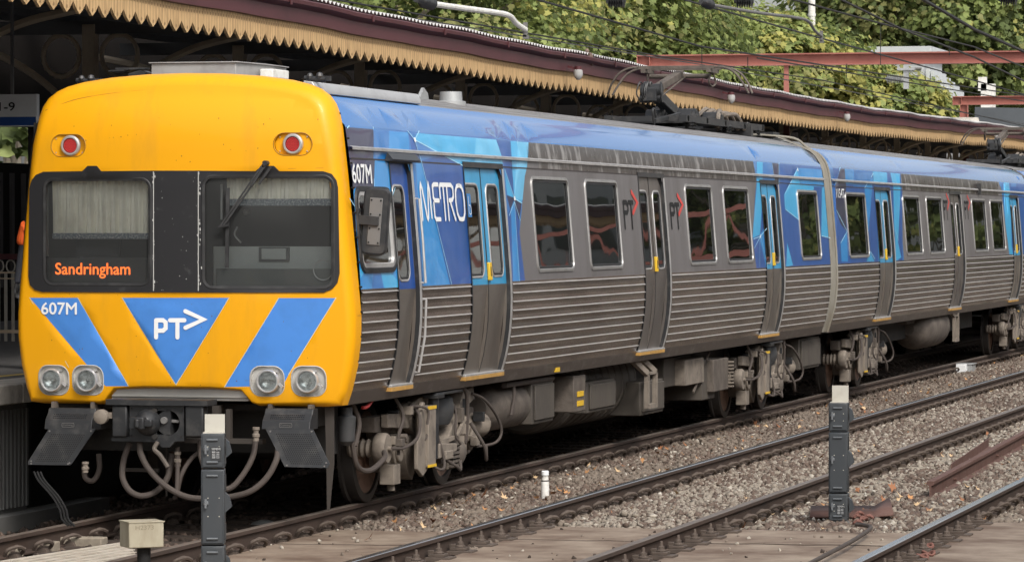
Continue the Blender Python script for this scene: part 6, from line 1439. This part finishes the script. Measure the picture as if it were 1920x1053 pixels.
# ================================================================ LINESIDE OBJECTS
def signal_post(x, y, z0, segs, wd, rz, label, topplate, text_at):
    """slim grey stacked signal cabinet; segs = list of (z_bottom, z_top)"""
    t = thing('signal_post', (x,y,z0), label, 'signal post', 'slim grey trackside signals')
    Rz = Matrix.Rotation(rz, 4, 'Z'); Tm = Matrix.Translation((x,y,0)) @ Rz
    def put(mm): mm.v = [tuple(Tm @ Vector(v)) for v in mm.v]; return mm
    dp = wd*1.0
    for k, (a, b) in enumerate(segs):
        mm = M(); mm.bb(-wd/2,wd/2,-dp/2,dp/2,a+.004,b-.004); bx = put(mm).build('cabinet', POSTM, t, bevel=.008)
        mm = M(); mm.bb(-wd/2+.012,wd/2-.012,-dp/2-.006,-dp/2,a+.016,b-.016); put(mm).build('door_panel', POSTM, bx, bevel=.004)
        for zz in (a+.05, b-.05): mm = M(); mm.tube([(-wd*.25,-dp/2-.012,zz),(wd*.22,-dp/2-.012,zz)], .009, 8, smooth=False); put(mm).build('grip', mat('grip_grey', (.10,.11,.12), .5), bx)
        zs = [a+(b-a)*.55] if b-a < .6 else [a+.13, b-.13]
        mm = M()
        for zz in zs:
            mm.lathe((-wd*.29,-dp/2-.004,zz),(-wd*.29,-dp/2-.026,zz),[(0,.022),(.6,.020),(1,.014)],12); mm.bb(-wd*.29-.007,-wd*.29+.007,-dp/2-.034,-dp/2-.02,zz-.034,zz+.034)
        put(mm).build('latch', mat('latch_grey', (.15,.16,.17), .5), bx)
        mm = M()
        for sx in (-.2,.28):
            for zz in (a+(b-a)*.38, a+(b-a)*.62): mm.cyl((wd*sx,-dp/2-.004,zz),(wd*sx,-dp/2-.009,zz),.0045,8)
        put(mm).build('rivet', PLATEM, bx)
        # angular hoods on the side
        nh = 1 if b-a < .6 else 3
        for h in range(nh):
            zc = a+(b-a)*(h+.55)/nh; mm = M(); zz = zc
            v8 = [(wd/2,-dp*.30,zz-.075),(wd/2,dp*.42,zz-.075),(wd/2,dp*.42,zz+.075),(wd/2,-dp*.30,zz+.075),(wd/2+.05,-dp*.10,zz-.03),(wd/2+.05,dp*.30,zz-.03),(wd/2+.03,dp*.30,zz+.05),(wd/2+.03,-dp*.10,zz+.05)]
            mm.add(v8, [(0,3,2,1),(4,5,6,7),(0,1,5,4),(1,2,6,5),(2,3,7,6),(3,0,4,7)]); put(mm).build('lamp_hood', POSTM, bx, smooth=False)
        mm = M(); mm.bb(wd/2,wd/2+.012,-dp/2+.01,-dp/2+.03,a+.04,a+.16); mm.bb(wd/2,wd/2+.012,-dp/2+.01,-dp/2+.03,b-.16,b-.04); put(mm).build('hinge', RUBBER, bx)
        if k == text_at:
            zc = b-.155 if b-a < .45 else (a+b)/2
            mm = M(); mm.bb(-.012,wd/2-.02,-dp/2-.010,-dp/2-.0062,zc-.05,zc+.055); pl_ = put(mm).build('maker_plate', mat('plate_dark', (.035,.037,.04), .4), bx)
            mm = M(); text(mm, 'SIEMENS', -.006, wd/2-.028, zc+.032, zc+.046, lambda x_,z_,o: Vector((x_,-dp/2-.0115,z_)), 0, bold=.02)
            for q in range(4): mm.add([(x_,-dp/2-.0115,z_) for x_, z_ in ((-.004,zc+.016-q*.014),(.02,zc+.016-q*.014),(.02,zc+.019-q*.014),(-.004,zc+.019-q*.014))], [(0,1,2,3)]); mm.add([(x_,-dp/2-.0115,z_) for x_, z_ in ((.026,zc+.016-q*.014),(.05,zc+.016-q*.014),(.05,zc+.018-q*.014),(.026,zc+.018-q*.014))], [(0,1,2,3)])
            put(mm).build('lettering', WHITE, pl_, smooth=False)
    b = segs[0][1] if segs[0][1] > segs[-1][1] else segs[-1][1]
    mm = M(); mm.bb(-wd*.36,wd*.50,-dp*.05,-dp*.02,b-.005,b+topplate); mm.bb(-wd*.42,wd*.46,-dp*.45,dp*.4,b-.004,b+.004); put(mm).build('top_plate', PLATEM, t)
    mm = M(); mm.bb(-wd*.6,wd*.6,-dp*.62,dp*.62,z0-.03,segs[0][0]); 
    for sx in (-1,1): mm.cyl((sx*wd*.5,-dp*.5,z0-.02),(sx*wd*.5,-dp*.5,z0+.05),.012,8)
    put(mm).build('base_plate', GREYI, t)
    return t
# right post, between the second and third track
pr = on_z(1573,980,-.17); Dr = (pr-C0).dot(_f)
def zat(v, D_, u=1573): return (C0+ray(u,v)*D_).z
S_ = [zat(976,Dr),zat(923,Dr),zat(808,Dr),zat(753,Dr)]
signal_post(pr.x, pr.y+.0, S_[0]-.04, [(S_[0],S_[1]),(S_[1],S_[2]),(S_[2],S_[3])], .172, YAW-.18, 'slim dark grey signal post with pale top plate on the right, beside a rusty plate', .15, 0)
Dl = Dr*40/49.; pl_ = at_depth(400,900,Dl)
Sl = [zat(1140,Dl,400),zat(1020,Dl,400),zat(877,Dl,400),zat(810,Dl,400)]
signal_post(pl_.x, pl_.y, -.2, [(-.17,Sl[1]),(Sl[1],Sl[2]),(Sl[2],Sl[3])], .172, YAW+.02, 'slim dark grey signal post with pale top plate, standing before the train coupler', .135, 2)
# cream box on black post, lower left
D = Dl*1.0; a = at_depth(219,1020,D); b = at_depth(301,976,D)
cb = thing('junction_box', ((a.x+b.x)/2,a.y,-.2), 'weathered cream box on a short black post at the lower left', 'junction box')
cx, cy = at_depth(252,1000,D)[:2]; w2_ = .10
z0 = zat(1026,D,250); z1 = zat(978,D,250); Rz = Matrix.Translation((cx+.02,cy+.1,0)) @ Matrix.Rotation(YAW+.42,4,'Z')
m = M(); m.prism([(-.135,z0),(.135,z0),(.135,z1),(-.135,z1)],'y',-.11,.11); m.v = [tuple(Rz@Vector(v)) for v in m.v]; hb = m.build('box', CREAMB, cb, bevel=.008)
m = M(); m.bb(-.14,.14,-.115,.115,z1-.004,z1+.006); m.v = [tuple(Rz@Vector(v)) for v in m.v]; m.build('lid', CREAMB, hb, bevel=.002)
m = M(); text(m, 'H2373', -.085, .055, z1-.055, z1-.022, lambda x,z,o: Rz@Vector((x,-.1115,z)), 0); m.build('lettering', mat('faded_ink', (.22,.19,.13), .8), hb, smooth=False)
m = M(); m.cyl((cx+.03,cy+.12,-.2),(cx+.03,cy+.12,z0),.05,14); m.build('post', BLK, cb)
# cable ladder with pale slats
c0 = on_z(60,1035,-.05)
lt = thing('slatted_walkway', on_z(120,1040,-.08), 'pale slatted steel walkway panel at the lower left corner', 'walkway')
pts4 = [on_z(u,v,-.06) for u, v in ((-60,1062),(238,1016),(262,1058),(-20,1110))]
A_, B_, C_, D_ = pts4; m = M()
nS = 9
for k in range(nS+1):
    t_ = k/nS; p = A_.lerp(D_,t_); q = B_.lerp(C_,t_); m.bar(p,q,.075,.008)
m.build('slat', mat('pale_slat', (.50,.45,.38), .7, dirt=(.3,.24,.18), damt=.7, dscale=6), lt)
m = M()
for t_ in (.0,.33,.66,1.0): m.bar(A_.lerp(B_,t_)+Vector((0,0,-.025)),D_.lerp(C_,t_)+Vector((0,0,-.025)),.04,.03)
m.build('cross_bar', MATS['pale_slat'], lt)
for k, (u, v) in enumerate(((60,1018),(150,1010),(-10,1030))): p = on_z(u,v,-.12); m = M(); m.bb(p.x-.25,p.x+.22,p.y-.08,p.y+.08,-.22,-.10); tag(m.build('concrete_block', CONC, base=(p.x,p.y,-.2), bevel=.01), ['middle one of the pale blocks beside the slatted walkway','pale block nearest the cream box, beside the slatted walkway','pale block at the very left edge beside the slatted walkway'][k], 'block', 'pale blocks beside the slatted walkway')
# white marker peg
p = on_z(1022,934,-.17); mk = thing('marker_peg', p, 'small white round marker peg standing in the ballast', 'marker post')
m = M(); m.lathe((p.x,p.y,-.18),(p.x,p.y,.06),[(0,.042),(.75,.040),(.8,.034),(1,.033)],16); m.build('peg', mat('chipped_white', (.72,.70,.66), .6, dirt=(.35,.33,.3), damt=.7, dscale=16), mk)
m = M(); m.lathe((p.x,p.y,.06),(p.x,p.y,.105),[(0,.038),(.8,.038),(1,.03)],16); m.build('cap', WHITE, mk); m = M(); m.cyl((p.x,p.y,.0),(p.x,p.y,.012),.0405,16); m.cyl((p.x,p.y,.055),(p.x,p.y,.064),.036,16); m.build('band', GRIME_SHADE, mk)
# grey trackside box
p = on_z(1810,698,-.17); D = (p-C0).dot(_f); tb = thing('trackside_box', p, 'light grey trackside box with small white end, between the tracks at the right', 'junction box')
m = M(); m.bb(p.x-.14,p.x+.14,p.y-.1,p.y+.35,-.2,-.02); bx = m.build('box', GALV, tb, bevel=.01); m = M(); m.bb(p.x-.16,p.x+.16,p.y-.12,p.y+.37,-.0205,.0); m.build('lid', GALV, bx, bevel=.005)
m = M(); m.bb(p.x-.13,p.x+.05,p.y-.32,p.y-.1,-.18,-.01); m.build('end_housing', WHITE, tb, bevel=.01)
# spare rail lying in the ballast and channel
a = on_z(1744,936,-.17); b = on_z(2040,768,-.17)
sr = thing('spare_rail', a, 'rusty spare rail lying in the ballast at the right edge', 'rail')
m = M(); P = [(x,z+.02) for x, z in rail_prof(0)]; d = (b-a).normalized(); nn = Vector((d.y,-d.x,0)); n_ = len(P)
m.add([p0+nn*x+Vector((0,0,z+.16)) for p0 in (a,b) for x, z in P], [(i,(i+1)%n_,n_+(i+1)%n_,n_+i) for i in range(n_)]+[tuple(range(n_)),tuple(reversed(range(n_,2*n_)))]); m.build('rail', RUSTM, sr, smooth=False)
m = M()
for k in range(4): q_ = a.lerp(b,.1+.22*k)+nn*.012+Vector((0,0,.08)); m.cyl(q_,q_+nn*.03,.016,8)
m.build('bolt', RUSTM, sr)
c1, c2_, c3, c4 = [on_z(u,v,z) for u, v, z in ((1783,884,-.13),(1852,836,-.13),(1868,843,-.13),(1805,880,-.13))]
m = M(); m.add([c1,c2_,c3,c4,c1+Vector((0,0,.09)),c2_+Vector((0,0,.09))], [(0,1,2,3),(0,1,5,4)]); sol = m.build('steel_channel', RUSTM, base=c1, smooth=False); sd_ = sol.modifiers.new('thickness','SOLIDIFY'); sd_.thickness = .012
tag(sol, 'short rusty steel angle lying beside the spare rail', 'steel scrap')
# rusty plate behind the right post
q = [on_z(u,v,z) for u, v, z in ((1518,970,-.15),(1521,950,-.13),(1640,950,-.13),(1668,934,-.08),(1676,966,-.12),(1640,970,-.15))]
m = M(); m.add(q, [tuple(range(6))]); rp_ = m.build('rusty_plate', RUSTM, base=q[0]); s2 = rp_.modifiers.new('thickness','SOLIDIFY'); s2.thickness = .014
tag(rp_, 'flat rust-brown steel plate lying behind the right signal post', 'steel plate')
def chain(uv, label, r=.013):
    m = M()
    for u, v in uv:
        c = on_z(u,v,-.12); rx = random.uniform(0,3); m.tube([c+Vector((.05*math.cos(g)*math.cos(rx)-.03*math.sin(g)*math.sin(rx), .05*math.cos(g)*math.sin(rx)+.03*math.sin(g)*math.cos(rx), .015*math.sin(2*g))) for g in [k*math.pi/5 for k in range(11)]], r, 6, smooth=False)
    tag(m.build('chain', mat('reddish_chain', (.20,.09,.07), .8), base=on_z(*uv[0],-.12)), label, 'chain')
chain(((1607,968),(1612,962),(1620,972),(1608,978),(1628,968)), 'reddish chain links lying behind the right signal post')
chain(((1738,1022),(1733,1030),(1741,1036),(1728,1042)), 'reddish chain links beside the shiny rail at the lower right')
m = M(); m.tube([on_z(u,v,-.07) for u, v in ((1605,982),(1622,984),(1632,990),(1600,1012),(1555,1036),(1505,1062),(1440,1095))], .018, 8)
tag(m.build('conduit_pipe', HOSE, base=on_z(1605,982,-.17)), 'thin conduit running from the right signal post across the deck', 'conduit')
m = M(); p = on_z(495,976,-.16); m.lathe((p.x,p.y,-.2),(p.x,p.y,-.15),[(0,.13),(.5,.11),(1,.04)],18); tag(m.build('ground_disc', GALV, base=(p.x,p.y,-.2)), 'pale low disc on the ground between the rails under the train', 'disc')
m = M()
for k in range(3): m.tube([Vector((on_y(u+k*6,v,y).x,y,max(-.19,on_y(u,v,y).z))) for u, v, y in ((64,884,-2.2),(72,900,-2.25),(98,930,-2.3),(112,955,-2.3),(116,972,-2.3),(128,985,-2.3))], .009, 6)
tag(m.build('black_cables', BLK, base=(-1.6,-2.3,.1)), 'bundle of black cables hanging from the platform edge below the coupler', 'cable')
# pigeon on the gutter
p = on_x(1103,118,VE+.06); pg = thing('pigeon', p, 'brown-grey pigeon perched on the maroon gutter above the train', 'bird')
m = M(); prof = [(0,.004),(.12,.028),(.22,.032),(.32,.036),(.48,.062),(.62,.066),(.78,.045),(.9,.02),(1,.012)]
m.lathe(p+Vector((0,-.10,.17)), p+Vector((0,.12,.03)), prof, 14); m.ball(p+Vector((0,-.075,.17)), .032, 12); m.lathe(p+Vector((0,-.10,.17)), p+Vector((0,-.128,.16)), [(0,.010),(1,.002)], 8)
m.bar(p+Vector((0,.09,.05)), p+Vector((0,.20,-.03)), .045, .012); m.build('body', mat('pigeon_feathers', (.20,.14,.11), .8, dirt=(.1,.08,.07), damt=.7, dscale=30), pg)
m = M()
for s in (-1,1): m.cyl(p+Vector((s*.02,.0,.06)), p+Vector((s*.02,-.005,0)), .004, 6)
m.build('leg', mat('pigeon_leg', (.35,.1,.08), .7), pg)
# worker standing on the platform, almost hidden by the cab
pd = at_depth(87,450,37.5); px_, py_ = pd.x, pd.y
wk = thing('person', (px_,py_,1.1), 'person in an orange hi-vis vest standing on the platform, mostly hidden by the train front', 'person')
def skinned(name, joints, edges, mt):
    me = bpy.data.meshes.new(name); me.from_pydata([Vector(j[:3]) for j in joints], edges, []); me.materials.append(mt)
    o = bpy.data.objects.new(name, me); COL.objects.link(o); o.parent = wk; ORG[o.name] = Vector((0,0,0))
    sk_ = o.modifiers.new('skin','SKIN'); 
    for i, j in enumerate(joints): me.skin_vertices[0].data[i].radius = (j[3], j[4] if len(j) > 4 else j[3])
    me.skin_vertices[0].data[0].use_root = True
    ss = o.modifiers.new('sub','SUBSURF'); ss.levels = 2; ss.render_levels = 2; return o
SKIN = mat('skin_tone', (.42,.25,.17), .6)
J = [(0,0,.95,.16,.11),(0,0,1.15,.14,.10),(0,0,1.35,.17,.11),(0,0,1.47,.07,.06),(0,-.01,1.56,.06,.06),(0,-.02,1.66,.085,.095),(0,-.01,1.74,.07,.085),
     (-.19,0,1.42,.065),(-.25,0,1.15,.05),(-.27,-.06,.92,.038),(-.27,-.09,.84,.032),(.19,0,1.42,.065),(.25,0,1.15,.05),(.27,-.06,.92,.038),(.27,-.09,.84,.032),
     (-.10,0,.88,.09),(-.11,0,.48,.065),(-.12,.02,.08,.045),(-.12,-.12,.04,.04),(.10,0,.88,.09),(.11,0,.48,.065),(.12,.02,.08,.045),(.12,-.12,.04,.04)]
E = [(0,1),(1,2),(2,3),(3,4),(4,5),(5,6),(2,7),(7,8),(8,9),(9,10),(2,11),(11,12),(12,13),(13,14),(0,15),(15,16),(16,17),(17,18),(0,19),(19,20),(20,21),(21,22)]
skinned('body', J, E, mat('dark_work_clothes', (.02,.022,.03), .8)) 
skinned('hi_vis_vest', [(0,0,.98,.175,.13),(0,0,1.2,.16,.12),(0,0,1.38,.19,.125),(-.21,0,1.40,.082),(-.255,0,1.20,.072),(.21,0,1.40,.082),(.255,0,1.20,.072)], [(0,1),(1,2),(2,3),(3,4),(2,5),(5,6)], ORANGE)
m = M(); m.ball((px_,py_-.02,1.1+1.68),.105,14,0,(.85,1,1.1)); m.build('head', SKIN, wk); m = M(); m.ball((px_,py_+.0,1.1+1.73),.112,14,0,(.88,1.02,.9)); m.build('hair', BLK, wk)
for s in (-1,1):
    m = M(); hx, hy, hz = px_+s*.27, py_-.10, 1.1+.80
    m.ball((hx,hy,hz),.045,10,0,(.55,1,1.1))
    for k in range(4): m.tube([(hx,hy-.03+.02*k,hz-.02),(hx,hy-.035+.022*k,hz-.07),(hx-s*.01,hy-.03+.02*k,hz-.10+.006*abs(k-1.5))], .009, 6)
    m.tube([(hx,hy-.04,hz+.01),(hx-s*.01,hy-.07,hz-.02),(hx-s*.015,hy-.075,hz-.05)], .010, 6); m.build('gloved_hand', RUBBER, wk)
